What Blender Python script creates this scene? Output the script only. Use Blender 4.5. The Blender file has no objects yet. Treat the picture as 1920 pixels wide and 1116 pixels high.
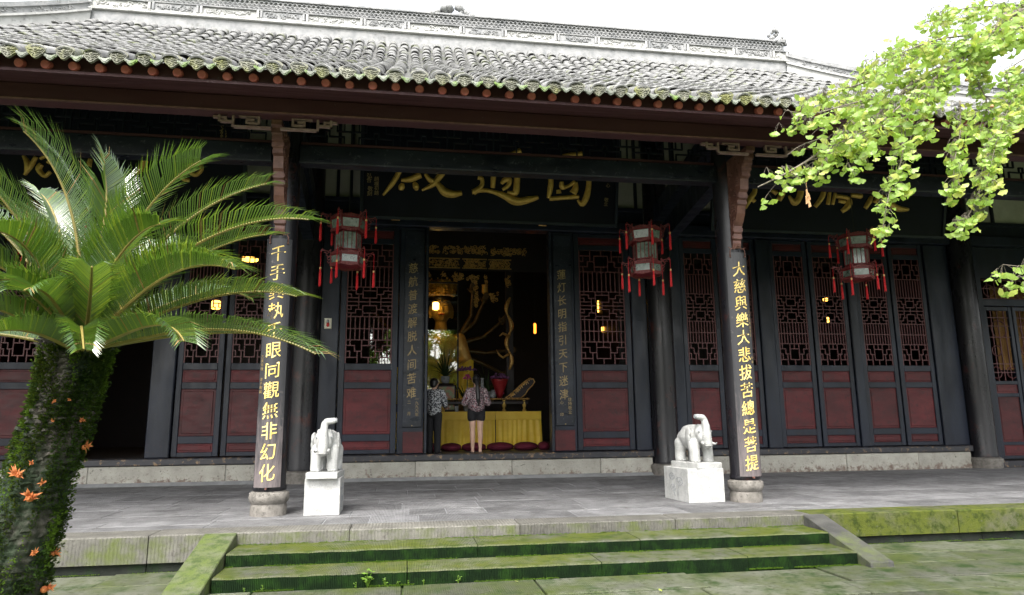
import bpy, bmesh, math, random
from mathutils import Vector, Matrix, noise
R = math.radians
rnd = random.Random(7)
SC = bpy.context.scene
COL = SC.collection

# ------------------------------------------------------------------ camera, sky, sun, exposure
CAM = Vector((0, 0, 1.48)); FPX = 1279.7
CR = Vector((0.98818, -0.15304, -0.00877)); CU = Vector((-0.01851, -0.17594, 0.98423)); CF = Vector((0.15216, 0.97243, 0.17670))
cd = bpy.data.cameras.new('camera'); cam = bpy.data.objects.new('camera', cd); COL.objects.link(cam)
cd.sensor_width = 36; cd.lens = FPX / 1920 * 36; cd.clip_end = 2000; cd.clip_start = 0.05
m = Matrix.Identity(4)
for i in range(3): m[i][0] = CR[i]; m[i][1] = CU[i]; m[i][2] = -CF[i]; m[i][3] = CAM[i]
cam.matrix_world = m
SC.camera = cam
W = bpy.data.worlds.new('World'); SC.world = W; W.use_nodes = True
wn = W.node_tree; bg = wn.nodes['Background']
sky = wn.nodes.new('ShaderNodeTexSky'); sky.sky_type = 'NISHITA'; sky.sun_disc = False
sky.sun_elevation = R(52); sky.sun_rotation = R(200); sky.air_density = 1.4; sky.dust_density = 5; sky.ozone_density = 1.0
hs = wn.nodes.new('ShaderNodeHueSaturation'); hs.inputs['Saturation'].default_value = 0.22
wn.links.new(sky.outputs[0], hs.inputs['Color']); wn.links.new(hs.outputs[0], bg.inputs[0])
bg.inputs[1].default_value = 0.15
sd = bpy.data.lights.new('sun', 'SUN'); sd.energy = 1.3; sd.angle = R(25); sd.color = (1, .96, .9)
sun = bpy.data.objects.new('sun', sd); COL.objects.link(sun)
sun.rotation_euler = Vector((0.30, 0.62, -1.05)).to_track_quat('-Z', 'Y').to_euler()
SC.view_settings.view_transform = 'Standard'; SC.view_settings.look = 'None'
SC.view_settings.exposure = 1.85; SC.view_settings.gamma = 1.0
SC.cycles.max_bounces = 8; SC.cycles.use_denoising = True

# ------------------------------------------------------------------ helpers
def at(px, py, Y):
    d = CR * ((px - 960) / FPX) + CU * ((558 - py) / FPX) + CF
    return CAM + d * ((Y - CAM.y) / d.y)

def link(name, me, parent=None, loc=None, rot=None):
    o = bpy.data.objects.new(name, me); COL.objects.link(o)
    if loc is not None: o.location = loc
    if rot is not None: o.rotation_euler = rot
    if parent is not None: o.parent = parent
    return o

class MB:
    def __init__(s): s.v = []; s.f = []; s.mi = []; s.cur = 0
    def add(s, vs, fs):
        b = len(s.v); s.v += [tuple(v) for v in vs]
        for f in fs: s.f.append([b + i for i in f]); s.mi.append(s.cur)
        return s
    def box(s, x0, x1, y0, y1, z0, z1, c=0.0):
        if c <= 0:
            return s.add([(x0,y0,z0),(x1,y0,z0),(x1,y1,z0),(x0,y1,z0),(x0,y0,z1),(x1,y0,z1),(x1,y1,z1),(x0,y1,z1)],
                  [(0,3,2,1),(4,5,6,7),(0,1,5,4),(1,2,6,5),(2,3,7,6),(3,0,4,7)])
        vs = []
        for z, k in ((z0, 0), (z1 - c, 0), (z1, c)):
            vs += [(x0+k,y0+k,z),(x1-k,y0+k,z),(x1-k,y1-k,z),(x0+k,y1-k,z)]
        fs = [(0,3,2,1),(8,9,10,11)]
        for a in (0, 4):
            for i in range(4):
                j = (i+1) % 4; fs.append((a+i, a+j, a+4+j, a+4+i))
        return s.add(vs, fs)
    def fbox(s, x0, x1, y0, y1, z0, z1, c):      # box whose -Y front face is chamfered
        vs = []
        for y, k in ((y1, 0), (y0 + c, 0), (y0, c)):
            vs += [(x0+k,y,z0+k),(x1-k,y,z0+k),(x1-k,y,z1-k),(x0+k,y,z1-k)]
        fs = [(0,3,2,1),(8,9,10,11)]
        for a in (0, 4):
            for i in range(4):
                j = (i+1) % 4; fs.append((a+i, a+j, a+4+j, a+4+i))
        return s.add(vs, fs)
    def obox(s, c, ax, ay, az):                  # oriented box, half-axis vectors
        c = Vector(c); vs = []
        for k in (-1, 1):
            for i, j in ((-1,-1),(1,-1),(1,1),(-1,1)): vs.append(c + ax*i + ay*j + az*k)
        return s.add(vs, [(0,3,2,1),(4,5,6,7),(0,1,5,4),(1,2,6,5),(2,3,7,6),(3,0,4,7)])
    def bar(s, a, b, w, h, up=Vector((0,0,1))):  # box beam between points
        a = Vector(a); b = Vector(b); d = (b-a); L = d.length; d.normalize()
        sd_ = d.cross(up)
        if sd_.length < 1e-5: sd_ = d.cross(Vector((0,1,0)))
        sd_.normalize(); u = sd_.cross(d).normalized()
        return s.obox((a+b)/2, d*(L/2), sd_*(w/2), u*(h/2))
    def tube(s, pts, rad, n=8, cap=True):
        pts = [Vector(p) for p in pts]; N = len(pts)
        if not hasattr(rad, '__len__'): rad = [rad]*N
        vs = []; prev = None
        for i, p in enumerate(pts):
            t = (pts[min(i+1,N-1)] - pts[max(i-1,0)])
            if t.length < 1e-9: t = Vector((0,0,1))
            t.normalize()
            if prev is None:
                a = Vector((0,0,1)) if abs(t.z) < .9 else Vector((1,0,0))
                x = t.cross(a).normalized()
            else:
                x = (prev - t*prev.dot(t))
                if x.length < 1e-6: x = t.cross(Vector((0,0,1)))
                x.normalize()
            prev = x; y = t.cross(x)
            for k in range(n):
                an = 2*math.pi*k/n; vs.append(p + (x*math.cos(an) + y*math.sin(an))*rad[i])
        fs = []
        for i in range(N-1):
            for k in range(n):
                l = (k+1) % n; fs.append((i*n+k, i*n+l, (i+1)*n+l, (i+1)*n+k))
        if cap: fs.append(tuple(range(n-1,-1,-1))); fs.append(tuple((N-1)*n+k for k in range(n)))
        return s.add(vs, fs)
    def lathe(s, prof, c=(0,0,0), n=24, a0=0):   # profile of (r,z)
        vs = []; fs = []; c = Vector(c)
        for r_, z in prof:
            for k in range(n):
                an = a0 + 2*math.pi*k/n; vs.append(c + Vector((r_*math.cos(an), r_*math.sin(an), z)))
        for i in range(len(prof)-1):
            for k in range(n):
                l = (k+1) % n; fs.append((i*n+k, i*n+l, (i+1)*n+l, (i+1)*n+k))
        fs.append(tuple(range(n-1,-1,-1))); fs.append(tuple((len(prof)-1)*n+k for k in range(n)))
        return s.add(vs, fs)
    def prism(s, poly, fn0, fn1):                # 2-D polygon mapped by two functions
        n = len(poly)
        return s.add([fn0(*p) for p in poly] + [fn1(*p) for p in poly],
              [tuple(range(n-1,-1,-1)), tuple(range(n, 2*n))] + [(i, (i+1)%n, n+(i+1)%n, n+i) for i in range(n)])
    def ball(s, c, r, n=8, mrow=5):
        if not hasattr(r, '__len__'): r = (r, r, r)
        c = Vector(c); vs = [c + Vector((0,0,-r[2]))]
        for i in range(1, mrow):
            t = -math.pi/2 + math.pi*i/mrow
            for k in range(n):
                a = 2*math.pi*k/n
                vs.append(c + Vector((r[0]*math.cos(t)*math.cos(a), r[1]*math.cos(t)*math.sin(a), r[2]*math.sin(t))))
        vs.append(c + Vector((0,0,r[2])))
        fs = [(0, 1+(k+1)%n, 1+k) for k in range(n)]
        for i in range(mrow-2):
            for k in range(n): fs.append((1+i*n+k, 1+i*n+(k+1)%n, 1+(i+1)*n+(k+1)%n, 1+(i+1)*n+k))
        b = 1+(mrow-2)*n
        fs += [(b+k, b+(k+1)%n, len(vs)-1) for k in range(n)]
        return s.add(vs, fs)
    def mesh(s, name, mats, smooth=False):
        me = bpy.data.meshes.new(name); me.from_pydata(s.v, [], s.f)
        if not isinstance(mats, (list, tuple)): mats = [mats]
        for k in mats: me.materials.append(k)
        if len(mats) > 1: me.polygons.foreach_set('material_index', s.mi)
        if smooth: me.polygons.foreach_set('use_smooth', [True]*len(me.polygons))
        me.update()
        return me
    def build(s, name, mats, parent=None, smooth=False, loc=None, rot=None):
        return link(name, s.mesh(name, mats, smooth), parent, loc, rot)

def autosmooth(me, ang=40):
    bm = bmesh.new(); bm.from_mesh(me); lim = R(ang)
    for f in bm.faces: f.smooth = True
    for e in bm.edges:
        if len(e.link_faces) == 2 and e.calc_face_angle(0) > lim: e.smooth = False
    bm.to_mesh(me); bm.free()

def tag(o, label=None, cat=None, group=None, kind=None):
    if label: o['label'] = label
    if cat: o['category'] = cat
    if group: o['group'] = group
    if kind: o['kind'] = kind
    return o
def thing(name, label, cat, loc=(0,0,0), rz=0, group=None):
    o = bpy.data.objects.new(name, None); COL.objects.link(o); o.empty_display_size = .2
    o.location = loc; o.rotation_euler = (0,0,rz)
    return tag(o, label, cat, group)
def copy_tree(o, parent=None):
    c = o.copy(); COL.objects.link(c); c.parent = parent
    for ch in list(o.children): copy_tree(ch, c)
    return c

def blob(prims, voxel, sm=3, decimate=None):
    """one continuous surface round overlapping ellipsoids ('e') and tapered capsules ('c')"""
    mb = MB()
    for p in prims:
        if p[0] == 'e':
            c, r_ = Vector(p[1]), p[2]; rot = p[3] if len(p) > 3 else None
            k = MB().ball((0,0,0), r_, 16, 10)
            mb.add([c + (rot @ Vector(v) if rot else Vector(v)) for v in k.v], k.f)
        elif p[0] == 'c':
            a, ra, b, rb = Vector(p[1]), p[2], Vector(p[3]), p[4]
            d = (b-a).normalized(); pts = []; rr = []
            for q in (-1, -.8, -.5, -.2): pts.append(a + d*ra*q); rr.append(ra*math.sqrt(max(1-q*q, .0025)))
            for t in (.05, .5, .95): pts.append(a.lerp(b, t)); rr.append(ra + (rb-ra)*t)
            for q in (.2, .5, .8, 1): pts.append(b + d*rb*q); rr.append(rb*math.sqrt(max(1-q*q, .0025)))
            mb.tube(pts, rr, 14)
        elif p[0] == 'b': mb.box(*p[1])
    me = mb.mesh('tmp', [])
    o = link('tmp', me)
    md = o.modifiers.new('r', 'REMESH'); md.mode = 'VOXEL'; md.voxel_size = voxel
    if sm: s_ = o.modifiers.new('s', 'SMOOTH'); s_.factor = .5; s_.iterations = sm
    if decimate: d_ = o.modifiers.new('d', 'DECIMATE'); d_.ratio = decimate
    bpy.context.view_layer.update()
    out = bpy.data.meshes.new_from_object(o.evaluated_get(bpy.context.evaluated_depsgraph_get()))
    bpy.data.objects.remove(o); bpy.data.meshes.remove(me)
    out.polygons.foreach_set('use_smooth', [True]*len(out.polygons))
    return out

# ------------------------------------------------------------------ materials
def newmat(name):
    mt = bpy.data.materials.new(name); mt.use_nodes = True
    nt = mt.node_tree; return mt, nt, nt.nodes['Principled BSDF']
def nd(nt, t, **kw):
    n = nt.nodes.new(t)
    for k, v in kw.items():
        if k in n.inputs: n.inputs[k].default_value = v
        else: setattr(n, k, v)
    return n
def c4(c): return (c[0], c[1], c[2], 1)
def noise_tex(nt, vec, scale, detail=4, rough=.55):
    n = nd(nt, 'ShaderNodeTexNoise'); n.inputs['Scale'].default_value = scale; n.inputs['Detail'].default_value = detail
    n.inputs['Roughness'].default_value = rough
    nt.links.new(vec, n.inputs['Vector']); return n.outputs['Fac']
def ramp(nt, fac, a, b):
    n = nd(nt, 'ShaderNodeMapRange'); n.inputs['From Min'].default_value = a; n.inputs['From Max'].default_value = b
    nt.links.new(fac, n.inputs['Value']); return n.outputs['Result']
def mix(nt, fac, a, b, blend='MIX'):
    n = nt.nodes.new('ShaderNodeMix'); n.data_type = 'RGBA'; n.blend_type = blend
    for s_, v in ((n.inputs[0], fac), (n.inputs[6], a), (n.inputs[7], b)):
        if isinstance(v, (int, float)): s_.default_value = v
        elif isinstance(v, tuple): s_.default_value = c4(v)
        else: nt.links.new(v, s_)
    return n.outputs[2]
def mth(nt, op, a, b=None):
    n = nd(nt, 'ShaderNodeMath', operation=op)
    for i, v in enumerate((a, b)):
        if v is None: continue
        if isinstance(v, (int, float)): n.inputs[i].default_value = v
        else: nt.links.new(v, n.inputs[i])
    return n.outputs[0]
def stretch(nt, vec, s):
    n = nd(nt, 'ShaderNodeVectorMath', operation='MULTIPLY'); n.inputs[1].default_value = s
    nt.links.new(vec, n.inputs[0]); return n.outputs[0]

def surf(name, c1, c2=None, scale=4, rough=.6, rough2=None, metal=0, bump=.0, bscale=40, rand=0, spots=None, local=False,
         st=(1,1,1), coat=0, moss=None, low=None, chisel=None, spec=None, lo=.35, hi=.65):
    mt, nt, bs = newmat(name)
    if local: vec = nd(nt, 'ShaderNodeTexCoord').outputs['Object']
    else: vec = nd(nt, 'ShaderNodeNewGeometry').outputs['Position']
    sv = stretch(nt, vec, st) if st != (1,1,1) else vec
    fac = ramp(nt, noise_tex(nt, sv, scale, 7, .62), lo, hi)
    col = mix(nt, fac, c1, c2 or c1)
    if spots:   # (colour, scale, lo, hi)
        sc = spots[0]; f2 = ramp(nt, noise_tex(nt, vec, spots[1], 5, .7), spots[2], spots[3]); col = mix(nt, f2, col, sc)
    if rand:
        oi = nd(nt, 'ShaderNodeObjectInfo'); k = ramp(nt, oi.outputs['Random'], 0, 1)
        kk = mth(nt, 'ADD', mth(nt, 'MULTIPLY', k, 2*rand), 1-rand)
        cc = nt.nodes.new('ShaderNodeCombineColor')
        for i in range(3): nt.links.new(kk, cc.inputs[i])
        col = mix(nt, 1.0, col, cc.outputs[0], 'MULTIPLY')
    if moss:    # list of (colour, scale, lo, hi, normal_z_min or None)
        for mc, ms, ml, mh, up in moss:
            f3 = ramp(nt, noise_tex(nt, vec, ms, 8, .68), ml, mh)
            if up is not None:
                ng = nd(nt, 'ShaderNodeNewGeometry'); sx = nd(nt, 'ShaderNodeSeparateXYZ'); nt.links.new(ng.outputs['Normal'], sx.inputs[0])
                u = ramp(nt, sx.outputs[2], up[0], up[1]); f3 = mth(nt, 'MULTIPLY', f3, u)
            col = mix(nt, f3, col, mc)
    if low:     # splash stains near the foot: colour, scale, lo, hi, height, slope
        sp = nd(nt, 'ShaderNodeSeparateXYZ'); nt.links.new(nd(nt, 'ShaderNodeNewGeometry').outputs['Position'], sp.inputs[0])
        f4 = mth(nt, 'ADD', noise_tex(nt, vec, low[1], 8, .7), mth(nt, 'MULTIPLY', mth(nt, 'SUBTRACT', low[4], sp.outputs[2]), low[5]))
        col = mix(nt, ramp(nt, f4, low[2], low[3]), col, low[0])
    nt.links.new(col, bs.inputs['Base Color'])
    bs.inputs['Metallic'].default_value = metal
    if rough2 is not None:
        rr = nd(nt, 'ShaderNodeMapRange'); rr.inputs['To Min'].default_value = rough; rr.inputs['To Max'].default_value = rough2
        nt.links.new(noise_tex(nt, sv, scale*2.3, 5), rr.inputs['Value']); rr.inputs['From Min'].default_value = .3; rr.inputs['From Max'].default_value = .7
        nt.links.new(rr.outputs[0], bs.inputs['Roughness'])
    else: bs.inputs['Roughness'].default_value = rough
    if spec is not None: bs.inputs['Specular IOR Level'].default_value = spec
    if coat: bs.inputs['Coat Weight'].default_value = coat; bs.inputs['Coat Roughness'].default_value = .15
    if bump:
        h = noise_tex(nt, vec, bscale, 6, .65)
        if chisel:
            wv = nd(nt, 'ShaderNodeTexWave', bands_direction=chisel[0]); wv.inputs['Scale'].default_value = chisel[1]; wv.inputs['Distortion'].default_value = 1.6
            wv.inputs['Detail'].default_value = 2
            nt.links.new(vec, wv.inputs['Vector']); h = mth(nt, 'ADD', h, mth(nt, 'MULTIPLY', wv.outputs['Fac'], chisel[2]))
        b = nd(nt, 'ShaderNodeBump'); b.inputs['Strength'].default_value = bump; b.inputs['Distance'].default_value = .01
        nt.links.new(h, b.inputs['Height']); nt.links.new(b.outputs[0], bs.inputs['Normal'])
    return mt
def emis(name, c, s_):
    mt, nt, bs = newmat(name); bs.inputs['Base Color'].default_value = c4(c)
    bs.inputs['Emission Color'].default_value = c4(c); bs.inputs['Emission Strength'].default_value = s_
    return mt
def leafmat(name, c1, c2, trans=.4, rough=.45, rand=.3, spec=.4, scale=9, tint=(.5,.6,.05), coat=0):
    mt, nt, bs = newmat(name)
    vec = nd(nt, 'ShaderNodeNewGeometry').outputs['Position']
    f = ramp(nt, noise_tex(nt, vec, scale, 3), .3, .7)
    wn_ = nd(nt, 'ShaderNodeTexWhiteNoise'); nt.links.new(nd(nt, 'ShaderNodeNewGeometry').outputs['Random Per Island'], wn_.inputs['Vector'])
    f = mth(nt, 'ADD', mth(nt, 'MULTIPLY', f, .5), mth(nt, 'MULTIPLY', wn_.outputs['Value'], .5))
    col = mix(nt, f, c1, c2)
    nt.links.new(col, bs.inputs['Base Color']); bs.inputs['Roughness'].default_value = rough; bs.inputs['Specular IOR Level'].default_value = spec; bs.inputs['Coat Weight'].default_value = coat; bs.inputs['Coat Roughness'].default_value = .16; bs.inputs['Coat IOR'].default_value = 1.6
    tr = nd(nt, 'ShaderNodeBsdfTranslucent'); nt.links.new(mix(nt, .35, col, tint), tr.inputs[0])
    mx = nd(nt, 'ShaderNodeMixShader'); mx.inputs[0].default_value = trans
    nt.links.new(bs.outputs[0], mx.inputs[1]); nt.links.new(tr.outputs[0], mx.inputs[2])
    nt.links.new(mx.outputs[0], nt.nodes['Material Output'].inputs[0])
    return mt

MOSSG = (.055, .10, .012); MOSSY = (.14, .19, .03); MOSSD = (.014, .035, .009)
X = {}
X['lacquer'] = surf('black_lacquer', (.0055,.0075,.0145), (.014,.019,.034), 2.5, .28, .55, bump=.15, bscale=25, st=(1,1,.25), spots=((.035,.022,.022),6,.62,.76), moss=[((.036,.043,.062),34,.62,.74,None)], spec=.35, low=((.05,.036,.034),7,.62,.80,1.2,.10))  # blue in the base colour stands in for the sky's sheen on black
X['lacquer2'] = surf('black_lacquer_scratched', (.005,.007,.013), (.018,.022,.035), 3.5, .25, .5, bump=.25, bscale=14, spots=((.075,.078,.095),16,.58,.70), st=(.35,1,1), spec=.4)  # bluish base colour again carries the reflected sky; paler spots are scratches
X['column'] = surf('column_lacquer', (.005,.005,.0075), (.014,.013,.016), 2.2, .20, .42, bump=.10, bscale=12, st=(1,1,.3), spots=((.05,.014,.011),2.2,.58,.70), moss=[((.03,.03,.034),26,.62,.74,None)], spec=.35)
X['maroon'] = surf('maroon_panel_paint', (.050,.0050,.0075), (.090,.011,.014), 3, .38, .6, bump=.15, bscale=30, st=(.6,1,1.6), rand=.25, spots=((.028,.007,.009),9,.52,.72), moss=[((.12,.045,.042),26,.62,.74,None)], spec=.35)
X['beamred'] = surf('maroon_beam_paint', (.060,.019,.026), (.090,.034,.042), 3, .35, .55, bump=.15, bscale=20, st=(.2,1,1), spots=((.18,.13,.13),18,.66,.76))
X['lattice'] = surf('lattice_paint', (.070,.015,.018), (.105,.030,.032), 6, .5)
X['rafter'] = surf('rafter_end_red', (.46,.105,.10), (.56,.16,.15), 12, .55, bump=.1)
X['fret'] = surf('faded_fretwork_wood', (.20,.115,.115), (.32,.22,.22), 14, .6, bump=.2)
X['carved'] = surf('carved_bracket_wood', (.085,.034,.026), (.16,.072,.055), 10, .5, bump=.2, bscale=60)
X['stone'] = surf('platform_stone', (.100,.100,.104), (.172,.172,.175), 2.6, .5, .8, bump=.7, bscale=55, rand=.26, chisel=('X', 18, .35), spots=((.078,.078,.08),1.6,.48,.66), moss=[((.24,.24,.238),38,.57,.70,None),((.065,.062,.057),7,.58,.70,None)])
X['kerb'] = surf('kerb_stone', (.074,.071,.061), (.132,.127,.110), 4, .8, bump=1.0, bscale=55, rand=.18, chisel=('X', 9, .35), spots=((.062,.058,.048),22,.54,.68), moss=[((.070,.088,.018),3.0,.46,.66,(.6,.2))])
X['kerbmoss'] = surf('mossy_kerb_stone', (.065,.065,.045), (.10,.10,.065), 4, .9, spec=.15, bump=1.0, bscale=60, rand=.12, moss=[((.072,.086,.014),2.2,.34,.56,None),((.030,.044,.008),9,.48,.62,None),((.10,.10,.075),28,.60,.72,None)])
X['basecourse'] = surf('dark_base_course', (.010,.012,.010), (.024,.028,.022), 4, .7, spec=.15, bump=.8, bscale=40, moss=[(MOSSD,3,.5,.7,None)])  # near-black stone for the recessed course under the kerb
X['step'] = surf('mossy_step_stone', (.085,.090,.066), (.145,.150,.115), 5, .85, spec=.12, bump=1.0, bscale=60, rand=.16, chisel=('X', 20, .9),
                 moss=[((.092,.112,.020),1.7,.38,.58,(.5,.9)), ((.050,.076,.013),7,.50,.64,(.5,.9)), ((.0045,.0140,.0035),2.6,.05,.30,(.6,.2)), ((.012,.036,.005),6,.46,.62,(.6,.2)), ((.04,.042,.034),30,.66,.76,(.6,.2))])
X['ramp'] = surf('mossy_ramp_stone', (.07,.072,.05), (.11,.112,.085), 5, .85, bump=.8, bscale=50, moss=[((.066,.092,.014),2.6,.34,.58,None),((.034,.054,.009),11,.48,.62,None)])
X['rampdark'] = surf('bare_ramp_stone', (.034,.034,.031), (.068,.068,.061), 5, .8, bump=.8, bscale=50, moss=[((.08,.10,.025),1.4,.54,.68,None)])
X['paving'] = surf('mossy_paving', (.064,.068,.050), (.118,.122,.094), 2.6, .75, spec=.2, bump=.7, bscale=45, rand=.34, chisel=('X', 16, .4),
                   moss=[((.052,.068,.017),1.4,.42,.62,None), ((.021,.040,.009),2.6,.50,.64,None), ((.034,.042,.016),14,.54,.66,None)])
X['soil'] = surf('moss_joint_soil', (.02,.035,.008), (.06,.09,.015), 6, .95, bump=.8)
X['plinth'] = surf('whitewashed_plinth', (.27,.26,.225), (.37,.36,.315), 3, .8, bump=.6, bscale=35, rand=.10, spots=((.17,.15,.13),30,.58,.70), moss=[((.075,.065,.055),14,.60,.70,None)], low=((.15,.11,.09),8,.54,.66,.50,.9))
X['cement'] = surf('grey_cement_fillet', (.16,.165,.17), (.24,.245,.25), 4, .8, bump=.3)
X['drum'] = surf('column_base_stone', (.10,.092,.08), (.20,.185,.165), 9, .75, bump=.8, bscale=50, spots=((.05,.045,.04),14,.55,.70))
X['granite'] = surf('white_granite', (.33,.335,.325), (.43,.43,.42), 9, .6, bump=.6, bscale=120, spots=((.20,.205,.205),70,.55,.67), moss=[((.24,.24,.22),4,.55,.73,None)], lo=.4, hi=.6)
X['granite2'] = surf('carved_granite', (.19,.20,.21), (.28,.29,.29), 9, .65, bump=.5, bscale=60)
X['tile'] = surf('grey_roof_tile', (.105,.105,.105), (.195,.195,.19), 6, .75, bump=.5, bscale=40, rand=.32, spots=((.26,.26,.255),9,.56,.70), moss=[((.085,.098,.036),2.8,.55,.68,None)])
X['pan'] = surf('grey_pan_tile', (.05,.05,.05), (.10,.10,.095), 6, .8, bump=.5, bscale=30, moss=[((.06,.08,.02),4,.52,.7,None)])
X['cap'] = surf('eave_tile_end', (.12,.12,.092), (.20,.20,.16), 12, .75, bump=.8, bscale=90, rand=.25, moss=[((.15,.155,.05),3,.48,.62,None),((.05,.05,.04),30,.56,.68,None)])
X['drip'] = surf('eave_drip_tile', (.14,.15,.125), (.22,.235,.20), 12, .75, bump=.8, bscale=90, rand=.25, moss=[((.12,.20,.03),2.6,.50,.60,None)])
X['ridge'] = surf('ridge_plaster', (.17,.175,.18), (.30,.30,.30), 4, .8, bump=.4, bscale=40, spots=((.11,.11,.105),5,.58,.72))
X['ridgew'] = surf('ridge_white_moulding', (.33,.33,.32), (.43,.43,.42), 6, .8, bump=.3, spots=((.19,.19,.18),8,.56,.70))
X['wallplaster'] = surf('upper_wall_plaster', (.36,.35,.29), (.45,.44,.38), 3, .85, bump=.15)
X['gold'] = surf('gilt', (.50,.31,.06), (.70,.47,.12), 12, .35, .5, metal=.3, bump=.15, bscale=50)
X['goldtext'] = surf('gilt_lettering', (.70,.48,.10), (.90,.72,.28), 9, .45, metal=.1, spots=((.20,.16,.10),38,.60,.67))
X['golddim'] = surf('dull_gilt_lettering', (.22,.155,.065), (.34,.25,.115), 20, .5, metal=.2)
X['goldold'] = surf('old_gilt_carving', (.46,.24,.07), (.80,.50,.16), 22, .32, metal=.35, bump=.4, bscale=60)
X['bronze'] = surf('dull_gilt_bronze', (.050,.034,.013), (.11,.075,.028), 14, .35, metal=.4, bump=.2)
X['statuegold'] = surf('statue_gold', (.55,.37,.11), (.72,.51,.17), 6, .35, metal=.2, bump=.1)
X['board'] = surf('name_board_lacquer', (.002,.0025,.008), (.004,.005,.013), 2, .5, bump=.05, spec=.2)
X['plank'] = surf('couplet_plank_lacquer', (.026,.025,.028), (.045,.043,.045), 5, .40, .55, bump=.2, bscale=30, st=(1,1,.12), spots=((.16,.14,.13),9,.62,.72))
def plankmat():
    mt = surf('couplet_plank_lacquer', (.020,.020,.024), (.036,.035,.039), 5, .40, .55, bump=.2, bscale=30, st=(1,1,.12), spots=((.12,.105,.10),9,.62,.72))
    nt = mt.node_tree; bs = nt.nodes['Principled BSDF']; src = bs.inputs['Base Color'].links[0].from_socket
    g = nd(nt, 'ShaderNodeNewGeometry'); sx = nd(nt, 'ShaderNodeSeparateXYZ'); nt.links.new(g.outputs['Position'], sx.inputs[0])
    n1 = noise_tex(nt, stretch(nt, g.outputs['Position'], (6,6,.9)), 4, 6, .7)
    f = ramp(nt, mth(nt, 'ADD', mth(nt, 'MULTIPLY', sx.outputs[2], -.32), n1), -.05, .30)
    nt.links.new(mix(nt, mth(nt, 'MULTIPLY', f, .85), src, (.15,.125,.125)), bs.inputs['Base Color']); return mt
X['plank'] = plankmat()
X['lanternred'] = surf('lantern_red_wood', (.13,.008,.013), (.20,.016,.02), 10, .45)
X['lanterncarve'] = surf('lantern_carving', (.14,.02,.024), (.22,.05,.05), 14, .5, bump=.2)
X['tassel'] = surf('tassel_red', (.55,.010,.020), (.72,.025,.034), 30, .7, local=True)
X['tassgold'] = surf('tassel_gold_band', (.70,.42,.16), (.8,.55,.25), 30, .5)
X['pane'] = surf('lantern_painted_glass', (.12,.16,.14), (.24,.29,.265), 9, .12, local=True, spots=((.05,.07,.055),14,.55,.66), spec=.6)
X['skin'] = surf('skin', (.55,.34,.25), (.62,.40,.30), 8, .5)
X['hair'] = surf('black_hair', (.008,.007,.008), (.018,.016,.017), 30, .4)
X['blouse'] = surf('floral_blouse', (.05,.03,.04), (.42,.34,.36), 38, .8, local=True, spots=((.30,.05,.07),30,.56,.62), lo=.48, hi=.54)
X['shirt'] = surf('black_white_shirt', (.02,.022,.03), (.52,.53,.56), 34, .8, local=True, lo=.49, hi=.54)
X['blackcloth'] = surf('black_cloth', (.009,.009,.012), (.016,.016,.02), 10, .85)
X['yellow'] = surf('yellow_satin', (.80,.52,.035), (.90,.64,.07), 2.5, .5, bump=.1, bscale=30)
X['cushion'] = surf('maroon_cushion', (.085,.004,.018), (.14,.008,.03), 6, .8, bump=.2)
X['ceramic'] = surf('grey_ceramic', (.20,.21,.22), (.34,.35,.36), 16, .2)
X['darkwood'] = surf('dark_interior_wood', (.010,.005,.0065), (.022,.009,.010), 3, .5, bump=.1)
X['floorin'] = surf('interior_floor', (.05,.045,.045), (.09,.08,.075), 3, .45)
X['threshold'] = surf('worn_threshold', (.014,.015,.02), (.03,.03,.036), 4, .4, bump=.4, bscale=20, spots=((.26,.17,.09),9,.56,.68))
X['purple'] = surf('flower_purple', (.12,.03,.12), (.25,.10,.25), 25, .7)
X['pink'] = surf('flower_pink', (.5,.03,.16), (.65,.12,.3), 25, .7)
X['redwrap'] = surf('red_wrapping', (.28,.01,.015), (.36,.03,.03), 8, .4)
X['leafdark'] = leafmat('pot_plant_leaf', (.012,.03,.010), (.03,.06,.02), .15)
X['white'] = surf('white_plastic', (.70,.66,.56), (.76,.72,.62), 4, .4)
X['redp'] = surf('red_plastic', (.60,.02,.02), (.66,.03,.03), 4, .3)
X['cycad'] = leafmat('cycad_leaf', (.022,.064,.006), (.060,.126,.011), .22, .28, spec=1.0, scale=5, tint=(.24,.42,.03), coat=.8)
X['cycadtip'] = leafmat('cycad_leaf_yellowing', (.075,.14,.012), (.15,.20,.018), .28, .33, spec=.9, tint=(.32,.45,.03), coat=.5)
X['deadfrond'] = surf('dry_leaflet', (.16,.10,.03), (.26,.18,.06), 20, .7)
X['rachis'] = surf('cycad_rachis', (.16,.13,.03), (.24,.19,.05), 12, .5)
X['bark'] = surf('cycad_bark', (.034,.028,.024), (.11,.096,.083), 22, .9, bump=.9, bscale=45, moss=[((.012,.024,.008),3,.42,.56,None)])
X['moss'] = leafmat('trunk_moss', (.008,.020,.005), (.026,.060,.009), .2, .8, spec=.15, scale=5)
X['mossbright'] = leafmat('trunk_moss_bright', (.04,.09,.010), (.09,.16,.015), .25, .8, spec=.15)
X['bud'] = surf('orange_dry_bud', (.36,.085,.018), (.55,.20,.06), 40, .7, local=True)
X['ginkgo'] = leafmat('ginkgo_leaf', (.24,.42,.05), (.42,.56,.16), .55, .38, spec=.7, scale=3)
X['ginkgoy'] = leafmat('ginkgo_leaf_yellow', (.42,.50,.08), (.60,.64,.20), .55, .40, spec=.6)
X['gbark'] = surf('ginkgo_bark', (.10,.085,.065), (.19,.165,.13), 25, .9, bump=.8, bscale=60)
X['weed'] = leafmat('weed_leaf', (.10,.20,.02), (.18,.30,.05), .4, .5)
X['deadleaf'] = surf('dead_leaf', (.32,.16,.07), (.45,.28,.14), 20, .8)
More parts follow.
